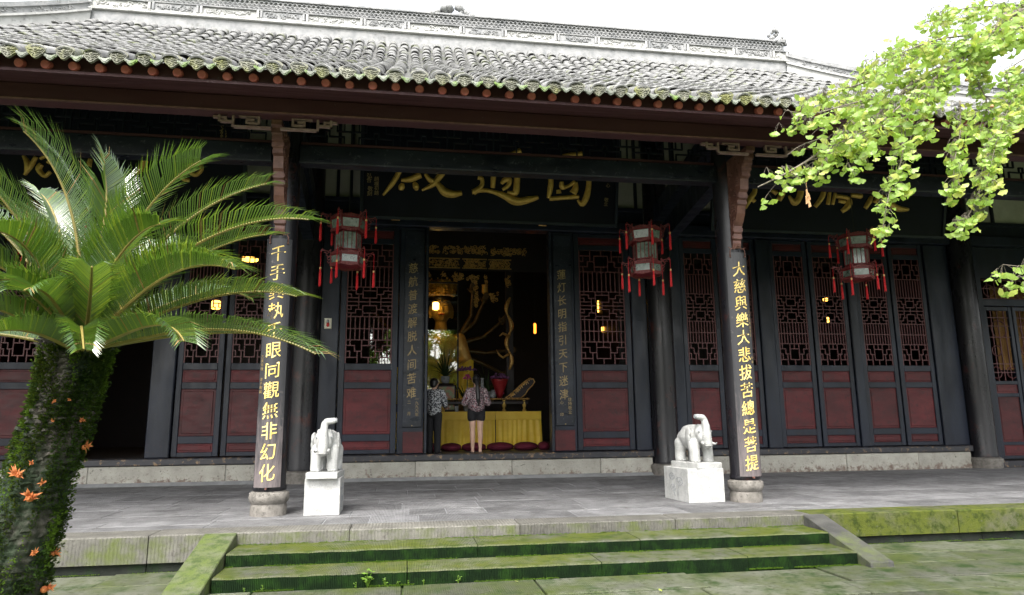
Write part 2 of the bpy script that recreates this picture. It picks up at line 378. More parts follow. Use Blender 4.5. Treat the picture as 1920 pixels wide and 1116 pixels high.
X['tree'] = leafmat('garden_tree_leaf', (.09,.17,.02), (.20,.28,.05), .4, .6)
X['lamp'] = emis('lamp_glow', (1.0,.46,.07), 2.2)
X['lampstrong'] = emis('lamp_glow_strong', (1.0,.50,.10), 5)
X['lamporange'] = emis('lamp_orange_glow', (1.0,.22,.02), 1.5)
X['rubber'] = surf('black_iron', (.02,.02,.02), (.03,.03,.03), 5, .5)
def glassmat():
    mt, nt, bs = newmat('case_glass'); g = nd(nt, 'ShaderNodeBsdfGlossy'); g.inputs['Roughness'].default_value = .015; g.inputs['Color'].default_value = (1,1,1,1)
    t = nd(nt, 'ShaderNodeBsdfTransparent'); t.inputs[0].default_value = (.92,.95,.93,1); f = nd(nt, 'ShaderNodeFresnel'); f.inputs[0].default_value = 1.6
    k = mth(nt, 'ADD', mth(nt, 'MULTIPLY', f.outputs[0], 1.0), .12)
    mx = nd(nt, 'ShaderNodeMixShader'); nt.links.new(k, mx.inputs[0]); nt.links.new(t.outputs[0], mx.inputs[1]); nt.links.new(g.outputs[0], mx.inputs[2])
    nt.links.new(mx.outputs[0], nt.nodes['Material Output'].inputs[0]); return mt
X['glass'] = glassmat()

# ------------------------------------------------------------------ lettering
_fc = bpy.data.curves.new('glyph', 'FONT'); _fo = bpy.data.objects.new('glyph', _fc); COL.objects.link(_fo)
_gcache = {}
def glyph(ch, off=.012):
    if (ch, off) not in _gcache:
        _fc.body = ch; _fc.extrude = .03; _fc.offset = off; _fc.resolution_u = 2
        bpy.context.view_layer.update()
        me = bpy.data.meshes.new_from_object(_fo.evaluated_get(bpy.context.evaluated_depsgraph_get()))
        bm = bmesh.new(); bm.from_mesh(me); bmesh.ops.remove_doubles(bm, verts=bm.verts, dist=1e-4)
        vs = [v.co.copy() for v in bm.verts]; fs = [[v.index for v in f.verts] for f in bm.faces]
        bm.free(); bpy.data.meshes.remove(me)
        _gcache[(ch, off)] = ([(v.x-.5, v.y-.36, v.z) for v in vs], fs)
    return _gcache[(ch, off)]
def brushy(x, y):      # lean of regular brush script: strokes rise to the right, a little swelling
    return x*.96, y + .13*x + .02*math.sin(5*x+3*y)

GY_Y = 0
# strokes given as lists of (x, y, half-width) in board units -> puffed brush strokes
def stroke_mesh(strokes, fn, h=.35):
    mb = MB()
    for st in strokes:
        P = []
        n = len(st)
        for i in range(n-1):
            a = st[max(i-1,0)]; b = st[i]; c = st[i+1]; d = st[min(i+2,n-1)]
            for k in range(5):
                t = k/5
                P.append(tuple(.5*((2*b[j]) + (-a[j]+c[j])*t + (2*a[j]-5*b[j]+4*c[j]-d[j])*t*t + (-a[j]+3*b[j]-3*c[j]+d[j])*t**3) for j in range(3)))
        P.append(st[-1])
        vs = []; fs = []
        for i, (x, y, w) in enumerate(P):
            x0, y0, _ = P[max(i-1,0)]; x1, y1, _ = P[min(i+1,len(P)-1)]
            L = math.hypot(x1-x0, y1-y0) or 1; nx, ny = -(y1-y0)/L, (x1-x0)/L
            for q, hh in ((-1,0),(-.6,.8),(0,1),(.6,.8),(1,0)):
                vs.append(fn(x+nx*w*q, y+ny*w*q, hh*max(w,.004)*h))
        for i in range(len(P)-1):
            for k in range(4): fs.append((i*5+k, (i+1)*5+k, (i+1)*5+k+1, i*5+k+1))
        fs.append((0,1,2,3,4)); fs.append(tuple((len(P)-1)*5+k for k in (4,3,2,1,0)))
        mb.add(vs, fs)
    return mb

# ================================================================== GROUND AND PLATFORM
ZP = .366
SX0, SX1 = -1.67, 4.60          # stair flight
def jit(a): return rnd.uniform(-a, a)

yard = MB().box(-150, 150, -150, 60, -1.0, -.028).build('courtyard', X['soil']); tag(yard, kind='structure')
ROWS = [(2.9,.58),(3.48,.5),(3.98,.62),(4.6,.55),(5.15,.5),(5.65,.44),(6.09,.58)]
def pave(x, xe, y, d, lmin, lmax):
    while x < xe - .02:
        L = min(rnd.uniform(lmin, lmax), xe - x)
        if xe - x - L < .35: L = xe - x
        g = rnd.uniform(.006, .013); dz = jit(.007); t = jit(.004)
        mb = MB().box(x+g, x+L-g, y+g, y+d-g, -.10, .0+dz, .006)
        mb.v = [(vx, vy, vz + (t*(vx-x)/L if vz > -.09 else 0)) for vx, vy, vz in mb.v]
        mb.build('paving_stone', X['paving'], yard)
        x += L
for i, (y, d) in enumerate(ROWS): pave(-7.5 - jit(.5), 13.5, y, d, .75, 1.65)
pave(SX0-.06, SX1+.05, 6.67, .02, 2, 3) if False else None
for y, d in ((6.67,.45),(7.12,.56)):
    pave(-7.5, -2.03, y, d, .8, 1.6); pave(4.90, 13.5, y, d, .8, 1.7)

plat = MB().box(-40, 40, 7.78, 40, -.05, ZP-.03).build('platform', X['basecourse']); tag(plat, kind='structure')
# kerb course along the platform edge, dark base course below it
def course(x, xe, y0, y1, z0, z1, mats, lmin, lmax, name):
    while x < xe - .02:
        L = min(rnd.uniform(lmin, lmax), xe - x)
        if xe - x - L < .5: L = xe - x
        g = .004
        mt = mats(x + L/2)
        dz = jit(.003)
        b = MB().box(x+g, x+L-g, y0+jit(.006), y1, z0, z1+dz, .012)
        b.build(name, mt, plat); x += L
course(-8, 14, 7.652, 8.06, .100, ZP, lambda x: X['kerbmoss'] if x > 4.7 else X['kerb'], 1.4, 2.4, 'kerb_stone')
course(-8, 14, 7.70, 7.775, -.02, .097, lambda x: X['basecourse'], 1.0, 1.8, 'base_stone')
# floor slabs
y = 8.065
k = 0
for d in (.62,.55,.68,.60,.52,.66,.58,.62,.66):
    x = -8 - rnd.uniform(0, .6); ye = min(y + d, 13.60)
    while x < 14.5:
        L = rnd.choice((rnd.uniform(.45,.7), rnd.uniform(.9,1.5), rnd.uniform(1.2,1.9)))
        g = .005
        if rnd.random() < .14 and d > .58 and L > .8:
            h = d*rnd.uniform(.4,.6)
            MB().box(x+g, x+L-g, y+g, y+h-g, .25, ZP-.004+jit(.0015), .004).build('floor_slab', X['stone'], plat)
            MB().box(x+g, x+L-g, y+h+g, ye-g, .25, ZP-.004+jit(.0015), .004).build('floor_slab', X['stone'], plat)
        else:
            MB().box(x+g, x+L-g, y+g, ye-g, .25, ZP-.004+jit(.0015), .004).build('floor_slab', X['stone'], plat)
        x += L
    y = ye
MB().box(-8.5, 15, 8.07, 13.59, ZP-.029, ZP-.0085).build('mortar_bed', X['cement'], plat)
# steps
stairs = MB().box(SX0, SX1, 6.95, 7.65, -.05, .10).build('steps', X['basecourse']); tag(stairs, kind='structure')
for z0, z1, y0, y1, cuts in ((-.02, .123, 6.698, 7.20, (-1.66, .05, 1.9, 3.4, 4.595)), (.10, .244, 7.164, 7.648, (-1.66, .75, 2.45, 4.595))):
    for a, b in zip(cuts, cuts[1:]):
        n = 60; mb = MB(); vs = []; fs = []
        # worn nosing: front edge wanders by a few millimetres
        for i in range(n+1):
            x = a + .004 + (b-a-.008)*i/n; w = .010*noise.noise((x*3, y0, z1)) + .008*noise.noise((x*17, y0, z1)); q = .005*noise.noise((x*5, 3, z1)) - .010*max(0, noise.noise((x*9, 8, z1))-.25)
            vs += [(x, y0+w, z0), (x, y0+w, z1-.012+q), (x, y0+.014+w, z1+q), (x, y1, z1+.002)]
        for i in range(n):
            for k in range(3): fs.append((i*4+k, (i+1)*4+k, (i+1)*4+k+1, i*4+k+1))
        fs += [(0,1,2,3), (n*4+3, n*4+2, n*4+1, n*4)]
        mb.add(vs, fs).build('step_stone', X['step'], stairs)
# sloping side stones
def cheek(x0, x1, mt, yb):
    t = .10
    P = [(7.66, ZP+.004), (yb, .055), (yb-.01, -.02), (7.66, -.02)]
    mb = MB(); mb.prism(P, lambda y, z: (x0, y, z), lambda y, z: (x1, y, z))
    me = mb.mesh('side_stone', mt); bm = bmesh.new(); bm.from_mesh(me)
    bmesh.ops.recalc_face_normals(bm, faces=bm.faces)
    bmesh.ops.bevel(bm, geom=[e for e in bm.edges], offset=.008, segments=1, affect='EDGES'); bm.to_mesh(me); bm.free()
    return link('side_stone', me, stairs)
cheek(-1.99, -1.675, X['ramp'], 6.36)
cheek(4.605, 4.865, X['rampdark'], 6.52)

# moss cushions along the risers' feet and joints
tf = MB(); rm = random.Random(12)
def tuft(x, y, z, s_):
    for k in range(3):
        d = Vector((rm.uniform(-1,1), rm.uniform(-1.2,.3), rm.uniform(.3,1.2))).normalized()*s_; w = d.cross(Vector((rm.uniform(-1,1), rm.uniform(-1,1), .3))).normalized()*s_*.6
        p = Vector((x, y, z)); tf.add([p-w, p+w, p+d], [(0,1,2)])
for yb, zb, x0, x1, n in ((6.695,.002,-1.66,4.59,5200), (7.16,.125,-1.66,4.59,3600), (7.648,.246,-1.66,4.59,1800), (7.69,.002,4.9,13,2600), (7.69,.002,-7,-2.0,1500)):
    for i in range(n):
        x = rm.uniform(x0, x1); g = noise.noise((x*2.3, yb*5, 1))
        if g < -.15: continue
        tuft(x, yb - abs(rm.gauss(0, .012+.03*max(0,g))), zb + abs(rm.gauss(0,.004)), rm.uniform(.004,.010))
tag(tf.build('moss', X['mossbright'], stairs), kind='stuff')

# ================================================================== TEMPLE HALL
HL = Vector((1.6, 13.6, ZP))
HALL = thing('temple_hall', 'dark lacquered temple hall with grey tiled roof and maroon lattice doors', 'temple', HL)
INV = Matrix.Translation(-HL)
def H(mb, name, mt, parent=None, smooth=False, auto=None):
    o = mb.build(name, mt, parent or HALL, smooth)
    if parent is None: o.matrix_parent_inverse = INV
    if auto: autosmooth(o.data, auto)
    return o
YD = 13.72       # front plane of the door leaves
# plinth blocks, cement fillet, threshold
x = -9.6
for L in (1.9,2.1,2.35,1.7):
    H(MB().fbox(x+.003, min(x+L, -2.2)-.003, 13.62+jit(.006), 13.95, ZP-.02, .713, .01), 'plinth_block', X['plinth']); x += L
for a, b in ((-1.68,.22),(.22,2.1),(2.1,3.9),(3.9,5.0),(5.5,7.2),(7.2,9.3),(9.3,11.0),(11.0,12.3)):
    H(MB().fbox(a+.003, b-.003, 13.62+jit(.006), 13.95, ZP-.02, .713, .01), 'plinth_block', X['plinth'])
H(MB().prism([(13.50,ZP-.01),(13.64,ZP-.01),(13.64,ZP+.055),(13.60,ZP+.05)], lambda y, z: (-9.6,y,z), lambda y, z: (5.0,y,z)), 'cement_fillet', X['cement'])
for a, b in ((-9.6,-2.18),(-1.67,5.03),(5.55,12.34)):
    H(MB().fbox(a, b, 13.575, 13.93, .715, .846, .018), 'threshold', X['threshold'])
# inner columns on low stone bases
def column(cx, cy, r, z0, z1, base, nm='column'):
    mb = MB().lathe([(r*1.03, z0), (r*1.03, z0+.05), (r, z0+.08), (r, z0+1.5), (r*.985, z1)], (cx,cy,0), 28)
    o = H(mb, nm, X['column'], auto=35)
    b = MB().lathe(base, (cx,cy,0), 28); s_ = H(b, 'stone_base', X['drum'], o, auto=30)
    return o
INB = lambda r: [(r*1.22, ZP-.02), (r*1.25, ZP+.10), (r*1.32, ZP+.14), (r*1.3, ZP+.20), (r*1.08, ZP+.225)]
for cx in (-9.2, -1.93, 5.29, 12.62):
    column(cx, 13.62, .262, ZP+.225, 8.4, INB(.262))
# front columns with drum-shaped carved bases
FCX = (-1.632, 4.635); FCY = 9.065
for cx in FCX:
    o = column(cx, FCY, .19, .665, 6.3, [(.215,ZP-.02),(.215,.47),(.205,.50),(.232,.535),(.24,.575),(.232,.615),(.212,.640),(.20,.652)], 'column')
    ring = MB()
    for i in range(22):
        a = 2*math.pi*i/22; ring.ball((cx+.222*math.cos(a), FCY+.222*math.sin(a), .622), .014, 6, 4)
    tag(H(ring, 'bead_ring', X['drum'], o, True), kind='stuff')
    H(MB().lathe([(.197,.655),(.205,.672),(.205,.70),(.197,.715)], (cx,FCY,0), 28), 'foot_band', X['column'], o, auto=30)

# ---- doors
PA = [[(0,3.8),(2,3.8),(2,2.6),(3.5,2.6),(3.5,3.8),(6.5,3.8),(6.5,2.6),(8,2.6),(8,3.8),(10,3.8)],
 [(0,2.6),(1,2.6),(1,1.3),(2.6,1.3),(2.6,2.6)],[(10,2.6),(9,2.6),(9,1.3),(7.4,1.3),(7.4,2.6)],[(3.5,2.6),(3.5,1.3),(6.5,1.3),(6.5,2.6)],
 [(5,1.3),(5,0)],[(2.6,1.3),(2.6,0)],[(7.4,1.3),(7.4,0)],[(0,1.3),(1,1.3)],[(9,1.3),(10,1.3)],[(1,3.8),(1,5)],[(5,3.8),(5,5)],[(9,3.8),(9,5)],[(3.5,3.8),(3.5,5)],[(6.5,3.8),(6.5,5)],[(0,5),(10,5)]]
def lattice_segs():
    S = []
    def put(poly, fy):
        for a, b in zip(poly, poly[1:]): S.append((a[0], fy(a[1]), b[0], fy(b[1])))
    for p in PA: put(p, lambda y: y)
    for i in range(1, 10):
        S.append((i, 5, i, 10)); S.append((i, 16.4, i, 21))
    for p in PA: put(p, lambda y: 10 + .64*(5-y))
    for p in PA: put(p, lambda y: 13.2 + .64*y)
    S += [(0,10,10,10),(0,16.4,10,16.4),(0,21,10,21),(0,13.2,10,13.2),(0,7.4,10,7.4) ]
    for p in PA: put(p, lambda y: 21 + (5-y))
    return S
LS = lattice_segs()
def door(x0, x1, z0=.862, y=YD, zs=None, top=5.38):
    sw = .115 if x1-x0 > 1 else .10
    Z = zs or (.94, 1.10, 1.235, 2.11, 2.235, 2.47, 2.60, 5.03, 5.14, 5.31)
    f = MB()
    f.fbox(x0, x0+sw, y, y+.06, z0, top, .008); f.fbox(x1-sw, x1, y, y+.06, z0, top, .008)
    rails = [(z0, Z[0]), (Z[1], Z[2]), (Z[3], Z[4]), (Z[5], Z[6]), (Z[7], Z[8]), (Z[9], top)]
    for a, b in rails: f.fbox(x0+sw+.002, x1-sw-.002, y+.004, y+.056, a, b, .006)
    d = H(f, 'door', X['lacquer'])
    xi, xj = x0+sw, x1-sw
    for a, b in ((Z[0],Z[1]),(Z[2],Z[3]),(Z[4],Z[5]),(Z[8],Z[9])):
        p = MB().box(xi-.01, xj+.01, y+.030, y+.045, a-.01, b+.01)
        g = .035 if b-a < .4 else .045
        p.fbox(xi+g, xj-g, y+.018, y+.0295, a+g, b-g, .008)
        p.fbox(xi+.006, xj-.006, y+.024, y+.0299, a+.006, a+.016, .003); p.fbox(xi+.006, xj-.006, y+.024, y+.0299, b-.016, b-.006, .003)
        H(p, 'panel', X['maroon'], d)
    l = MB(); wx = (xj-xi)/10; hz = (Z[7]-Z[6])/26; t = .0095
    for a, b, c, e in LS:
        xa, xb = sorted((xi+a*wx, xi+c*wx)); za, zb = sorted((Z[6]+b*hz, Z[6]+e*hz))
        l.box(xa-t, xb+t, y+.016+jit(.001), y+.040+jit(.001), za-t, zb+t)
    l.box(xi, xi+.022, y+.012, y+.044, Z[6], Z[7]); l.box(xj-.022, xj, y+.012, y+.044, Z[6], Z[7])
    H(l, 'lattice', X['lattice'], d)
    return d
LEAVES = [(-8.3,-7.48),(-7.44,-6.62),(-4.26,-3.435),(-3.395,-2.56),(-1.30,-.165),(3.47,4.68),(5.835,6.69),(6.73,7.585),(7.93,8.835),(8.875,9.735),(9.97,10.83),(10.87,11.735)]
for a, b in LEAVES: door(a, b)
# door posts
for a, b in ((-9.0,-8.32),(-6.60,-6.30),(-4.70,-4.28),(-2.54,-2.19),(-1.67,-1.315),(4.695,5.03),(5.55,5.82),(7.60,7.915),(9.75,9.955),(11.75,12.36),(-6.62,-6.605)):
    if b-a > .05: H(MB().fbox(a, b, YD-.05, YD+.10, .848, 5.38, .015), 'door_post', X['lacquer'])
for a, b in ((-.15,.365),(2.985,3.455)):
    H(MB().fbox(a, b, YD-.05, YD+.10, .848, 5.38, .015), 'door_post', X['lacquer'])
for a, b in ((-.03,.36),(2.99,3.40)):
    H(MB().fbox(a, b, YD-.062, YD-.052, .87, 1.27, .003), 'post_panel', X['maroon'])
for a, b in ((.372,.43),(2.92,2.98)):
    H(MB().fbox(a, b, YD-.10, YD+.14, .848, 5.378, .012), 'door_jamb', X['lacquer2'])
# lintel, boards and plaster above the doors
H(MB().fbox(-9.6, 15.5, YD-.16, YD+.12, 5.384, 5.62, .02), 'lintel', X['lacquer'])
H(MB().box(-9.6, 15.5, YD+.01, YD+.10, 5.62, 5.97), 'frieze_board', X['lacquer'])
H(MB().fbox(-9.6, 15.5, YD-.06, YD+.10, 5.90, 5.985, .01), 'frieze_rail', X['lacquer'])
px_ = [-9.2,-8.2,-7.0,-5.8,-4.6,-3.4,-2.3,-1.43,-1.17,-.5,.7,1.9,3.1,4.1,4.9,5.8,6.7,7.9,9.1,10.3,11.5,12.2,13.2,13.75,15.0]
for a, b in zip(px_, px_[1:]):
    H(MB().box(a+.03, b-.03, YD+.04, YD+.08, 5.99, 7.75), 'plaster_panel', X['wallplaster'])
    H(MB().fbox(a-.03, a+.03, YD-.02, YD+.10, 5.987, 7.75, .006), 'wall_stud', X['lacquer'])
H(MB().fbox(-9.6, 15.5, YD-.04, YD+.10, 6.98, 7.08, .01), 'wall_rail', X['lacquer'])
H(MB().fbox(-9.6, 15.5, YD-.12, YD+.12, 7.75, 8.05, .01), 'upper_beam', X['beamred'])
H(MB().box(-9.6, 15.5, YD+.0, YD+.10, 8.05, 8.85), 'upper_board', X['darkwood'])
for cx in (4.0, -.9):   # gold stud seals on the lintel
    pass
for px, py in ((742,407),(1017,418),(1657,438)):
    c = at(px, py, YD-.17); mb = MB().fbox(c.x-.085, c.x+.085, YD-.19, YD-.162, c.z-.07, c.z+.07, .02)
    for i in range(8): a = i*math.pi/4; mb.ball((c.x+.035*math.cos(a), YD-.195, c.z+.03*math.sin(a)), .018, 6, 4)
    H(mb, 'lintel_seal', X['goldold'])
# right side bay: doors with rings, reaching lower
H(MB().fbox(12.9, 13.16, YD-.05, YD+.10, .40, 5.38, .015), 'door_post', X['lacquer'])
H(MB().fbox(12.9, 15.5, YD-.03, YD+.10, 3.98, 4.14, .012), 'transom_rail', X['lacquer'])
H(MB().fbox(12.9, 15.5, 13.60, 13.95, ZP-.01, .50, .012), 'threshold', X['threshold'])
def ringdoor(x0, x1):
    z0, z1, y = .53, 3.97, YD+.02; sw = .085; f = MB()
    f.fbox(x0, x0+sw, y, y+.06, z0, z1, .008); f.fbox(x1-sw, x1, y, y+.06, z0, z1, .008)
    Z = (.60, .83, .90, 1.90, 1.98, 2.18, 2.26, 3.88)
    for a, b in ((z0,Z[0]),(Z[1],Z[2]),(Z[3],Z[4]),(Z[5],Z[6]),(Z[7],z1)): f.fbox(x0+sw+.002, x1-sw-.002, y+.004, y+.056, a, b, .006)
    d = H(f, 'door', X['lacquer']); xi, xj = x0+sw, x1-sw
    for a, b in ((Z[0],Z[1]),(Z[2],Z[3]),(Z[4],Z[5])):
        H(MB().box(xi-.01, xj+.01, y+.03, y+.045, a-.01, b+.01).fbox(xi+.04, xj-.04, y+.02, y+.0295, a+.04, b-.04, .006), 'panel', X['maroon'], d)
    l = MB(); w = xj-xi
    for q in (.2,.5,.8): l.box(xi+w*q-.008, xi+w*q+.008, y+.018, y+.04, Z[6], Z[7])
    for q in (.12,.24,.62,.78,.9): l.box(xi, xj, y+.019, y+.039, Z[6]+(Z[7]-Z[6])*q-.008, Z[6]+(Z[7]-Z[6])*q+.008)
    def ring(cx, cz, r_):
        l.tube([(cx+r_*math.cos(k*math.pi/8), y+.028, cz+r_*math.sin(k*math.pi/8)) for k in range(17)], .012, 6, False)
    ring(xi+w*.5, 3.45, .20); ring(xi+w*.28, 2.95, .12); ring(xi+w*.15, 2.45, .13); ring(xi+w*.85, 2.45, .13)
    H(l, 'lattice', X['lattice'], d)
    return d
ringdoor(13.18, 13.92); ringdoor(13.95, 14.70)
tr = MB()
for i in range(9): tr.box(12.95+i*.2, 12.965+i*.2, YD+.02, YD+.04, 4.15, 4.62)
for z in (4.16, 4.40, 4.6): tr.box(12.92, 14.8, YD+.018, YD+.042, z-.01, z+.01)
for cx in (13.0, 13.4, 13.8, 14.2): tr.tube([(cx+.14*math.cos(k*math.pi/8), YD+.03, 4.35+.14*math.sin(k*math.pi/8)) for k in range(17)], .011, 6, False)
H(tr, 'transom_lattice', X['lattice'])
H(MB().box(12.9, 15.5, YD+.03, YD+.09, 4.64, 5.38), 'transom_board', X['lacquer'])

# ---- porch frame: front beam, open lattice, cross beams
H(MB().fbox(-10, FCX[0]-.17, FCY-.10, FCY+.10, 4.885, 5.145, .015), 'front_beam', X['lacquer2'])
H(MB().fbox(FCX[0]+.17, FCX[1]-.17, FCY-.10, FCY+.10, 4.885, 5.145, .015), 'front_beam', X['lacquer2'])
H(MB().fbox(FCX[1]+.17, 12, FCY-.10, FCY+.10, 4.885, 5.145, .015), 'front_beam', X['lacquer2'])
for a, b in ((-10, FCX[0]-.19), (FCX[0]+.19, FCX[1]-.19), (FCX[1]+.19, 12)):
    H(MB().fbox(a, b, FCY-.07, FCY+.07, 5.148, 5.195, .008), 'lattice_rail', X['beamred'])
    H(MB().fbox(a, b, FCY-.09, FCY+.09, 5.60, 5.86, .01), 'upper_front_beam', X['beamred'])
    l = MB(); z0, z1 = 5.197, 5.598; n = max(3, int((b-a)/.62)); w = (b-a)/n
    for i in range(n):
        xa = a + i*w
        for p in ([(0,.5),(.3,.5),(.3,.8),(.7,.8),(.7,.5),(1,.5)], [(.15,0),(.15,.3),(.45,.3),(.45,.5),(.55,.5),(.55,.3),(.85,.3),(.85,0)], [(.5,.8),(.5,1)], [(.5,.3),(.5,0)], [(.15,.5),(.15,1)], [(.85,.5),(.85,1)], [(0,0),(0,1)]):
            for (u0,v0),(u1,v1) in zip(p, p[1:]):
                x0_, x1_ = sorted((xa+u0*w, xa+u1*w)); q0, q1 = sorted((z0+v0*(z1-z0), z0+v1*(z1-z0)))
                l.box(max(x0_-.009,a), min(x1_+.009,b), FCY-.015+jit(.001), FCY+.015, q0-.009 if q0>z0 else z0, q1+.009 if q1<z1 else z1)
    H(l, 'open_lattice', X['lacquer'])
for xa, xb in ((FCX[0], -1.93), (FCX[1], 5.29)):
    for z0, z1, w in ((4.98, 5.36, .20), (5.62, 5.95, .22)):
        mb = MB(); mb.bar((xa, FCY+.12, (z0+z1)/2), (xb, 13.45, (z0+z1)/2), w, z1-z0); H(mb, 'cross_beam', X['lacquer'])

# ---- eave beam, soffit, rafters
H(MB().fbox(-12, 16, 8.10, 8.30, 5.169, 5.388, .025), 'eave_beam', X['beamred'])
H(MB().fbox(-12, 16, 8.085, 8.115, 5.172, 5.190, .006), 'beam_highlight_strip', X['carved'])  # thin highlight on the beam's lower edge, put in as a lighter-coloured strip
H(MB().prism([(7.33,5.130),(8.10,5.372),(8.10,5.395),(7.33,5.153)], lambda y, z: (-12,y,z), lambda y, z: (16,y,z)), 'soffit_board', X['beamred'])
H(MB().prism([(7.30,5.118),(7.332,5.128),(7.332,5.158),(7.30,5.150)], lambda y, z: (-12,y,z), lambda y, z: (16,y,z)), 'soffit_lip', X['beamred'])
H(MB().box(-12, 16, 7.345, 7.36, 5.135, 5.33), 'fascia_board', X['beamred'])
PITCH = .2593; TX0 = -4.064
raf = MB().tube([(0,7.285,5.196),(0,7.297,5.199),(0,8.2,5.47)], [.042,.050,.050], 14).mesh('rafter', X['rafter'])
autosmooth(raf, 40)
for i in range(-9, 52):
    xx = TX0 + .012 + i*PITCH
    if xx > 9.6: break
    o = link('rafter', raf, HALL, (xx+jit(.008), jit(.012), jit(.004))); o.matrix_parent_inverse = INV
# under-roof boarding (porch ceiling) follows the roof down to the eave beam
def roofz(y): return 5.255 + .57*(y-7.15) + (.056*max(0, y-12.5)**2)
ceil = MB(); ys = [8.12, 9.5, 11, 12.5, 13.6, 14.5, 15.5]
for a, b in zip(ys, ys[1:]):
    ceil.prism([(a, roofz(a)-.14),(b, roofz(b)-.14),(b, roofz(b)-.10),(a, roofz(a)-.10)], lambda y, z: (-14,y,z), lambda y, z: (18,y,z))
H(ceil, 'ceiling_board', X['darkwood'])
pr_ = MB()
for i in range(-24, 72):
    xx = TX0 + i*PITCH; pr_.bar((xx, 8.25, roofz(8.25)-.17), (xx, 13.6, roofz(13.6)-.24), .07, .07)
tag(H(pr_, 'porch_rafters', X['darkwood']), kind='stuff')
for y_ in (10.6, 12.1): H(MB().tube([(-11,y_,roofz(y_)-.33),(15,y_,roofz(y_)-.33)], .12, 14), 'purlin', X['darkwood'], auto=40)

# ---- brackets on the front columns and fretwork under the eave beam
def bracket(cx):
    # side profile in (y,z); stepped front edge
    prof = [(8.93,2.98)]
    prof = [(8.875,3.87),(8.85,3.86),(8.83,3.93),(8.835,3.97),(8.80,3.99),(8.80,4.06),(8.775,4.08),(8.775,4.17),(8.72,4.22),(8.66,4.32),(8.63,4.42),(8.60,4.44),(8.60,4.50),(8.565,4.52),(8.565,4.60),(8.52,4.63),(8.50,4.78),(8.44,4.80),(8.44,4.86),(8.41,4.88),(8.41,4.93),(8.36,4.95),(8.36,5.00),(8.33,5.02),(8.33,5.08),(8.27,5.10),(8.27,5.165),(8.86,5.165),(8.875,4.6)]
    w = .062
    mb = MB().prism(prof, lambda y, z: (cx-w, y, z), lambda y, z: (cx+w, y, z))
    o = H(mb, 'bracket', X['carved'])
    rr = random.Random(int(cx*10)+50)
    c = MB()
    for s_ in (-1, 1):                      # carved scrolls on both cheeks
        for i in range(46):
            t = rr.random(); z = 3.95 + 1.18*t; ymin = 8.80 - .52*t + .07; ymax = 8.84
            if ymin > ymax-.03: continue
            y_ = rr.uniform(ymin, ymax); r0 = rr.uniform(.022,.04); a0 = rr.uniform(0, 6)
            pts = [(cx+s_*(w+.002), y_ + r0*(1-.7*k/9)*math.cos(a0+k*.62), z + r0*(1-.7*k/9)*math.sin(a0+k*.62)) for k in range(10)]
            c.tube(pts, .0095, 5)
    H(c, 'carving', X['carved'], o, True)
    for z in (4.02, 4.12, 4.47, 4.56, 4.83, 4.905, 4.975, 5.05):
        k = [q for q in prof if abs(q[1]-z) < .07][0]
        H(MB().obox((cx, k[0]+.0, z), Vector((w+.012,0,0)), Vector((0,.022,0)), Vector((0,0,.026))), 'stepped_block', X['carved'], o)
    H(MB().fbox(cx-.07, cx+.07, 8.12, 8.875, 5.17, 5.33, .01), 'bracket_arm', X['lacquer2'], o)
    return o
def fret(cx, s):
    y0, y1 = 8.215, 8.262; t = .014; mb = MB()
    L = [[(.07,5.028),(.50,5.028),(.50,5.165)], [(.50,5.09),(.66,5.09),(.66,5.165)],[(.66,5.135),(.585,5.135),(.585,5.118)],
         [(.42,5.168),(.20,5.168)],[(.20,5.168),(.20,5.075),(.34,5.075),(.34,5.12),(.27,5.12)], [(.72,5.14),(.66,5.14)]]
    for p in L:
        for a, b in zip(p, p[1:]):
            xa, xb = sorted((cx+s*a[0], cx+s*b[0])); za, zb = sorted((a[1], b[1]))
            mb.box(xa-t, xb+t, y0+jit(.0015), y1+jit(.0015), za-t, min(zb+t, 5.167))
    return H(mb, 'fretwork', X['fret'])
for cx in FCX: bracket(cx); fret(cx, -1); fret(cx, 1)

# ---- roof
RX0, RX1, RY = -7.32, 9.95, 15.5
roof = H(MB(), 'roof', X['pan'])
pan = MB(); ys = [7.13] + [7.3 + .4*i for i in range(21)]
for r_ in range(-46, 76):                        # pan channels between the cover rows
    x0 = TX0 + r_*PITCH; xs = [x0, x0+PITCH*.25, x0+PITCH*.5, x0+PITCH*.75, x0+PITCH]; dz = (.0, -.022, -.03, -.022, 0)
    lim = 7.13
    yy = []
    for y_ in ys:
        xm = x0 + PITCH/2
        ymax = RY - max(0, xm-RX1, RX0-xm)
        if y_ <= ymax: yy.append(y_)
    if len(yy) < 2: continue
    vs = []; fs = []
    for y_ in yy:
        for k in range(5): vs.append((xs[k], y_, roofz(y_) + dz[k]))
    for i in range(len(yy)-1):
        for k in range(4): fs.append((i*5+k, i*5+k+1, (i+1)*5+k+1, (i+1)*5+k))
    pan.add(vs, fs)
H(pan, 'pan_tile_channels', X['pan'], roof)['kind'] = 'stuff'
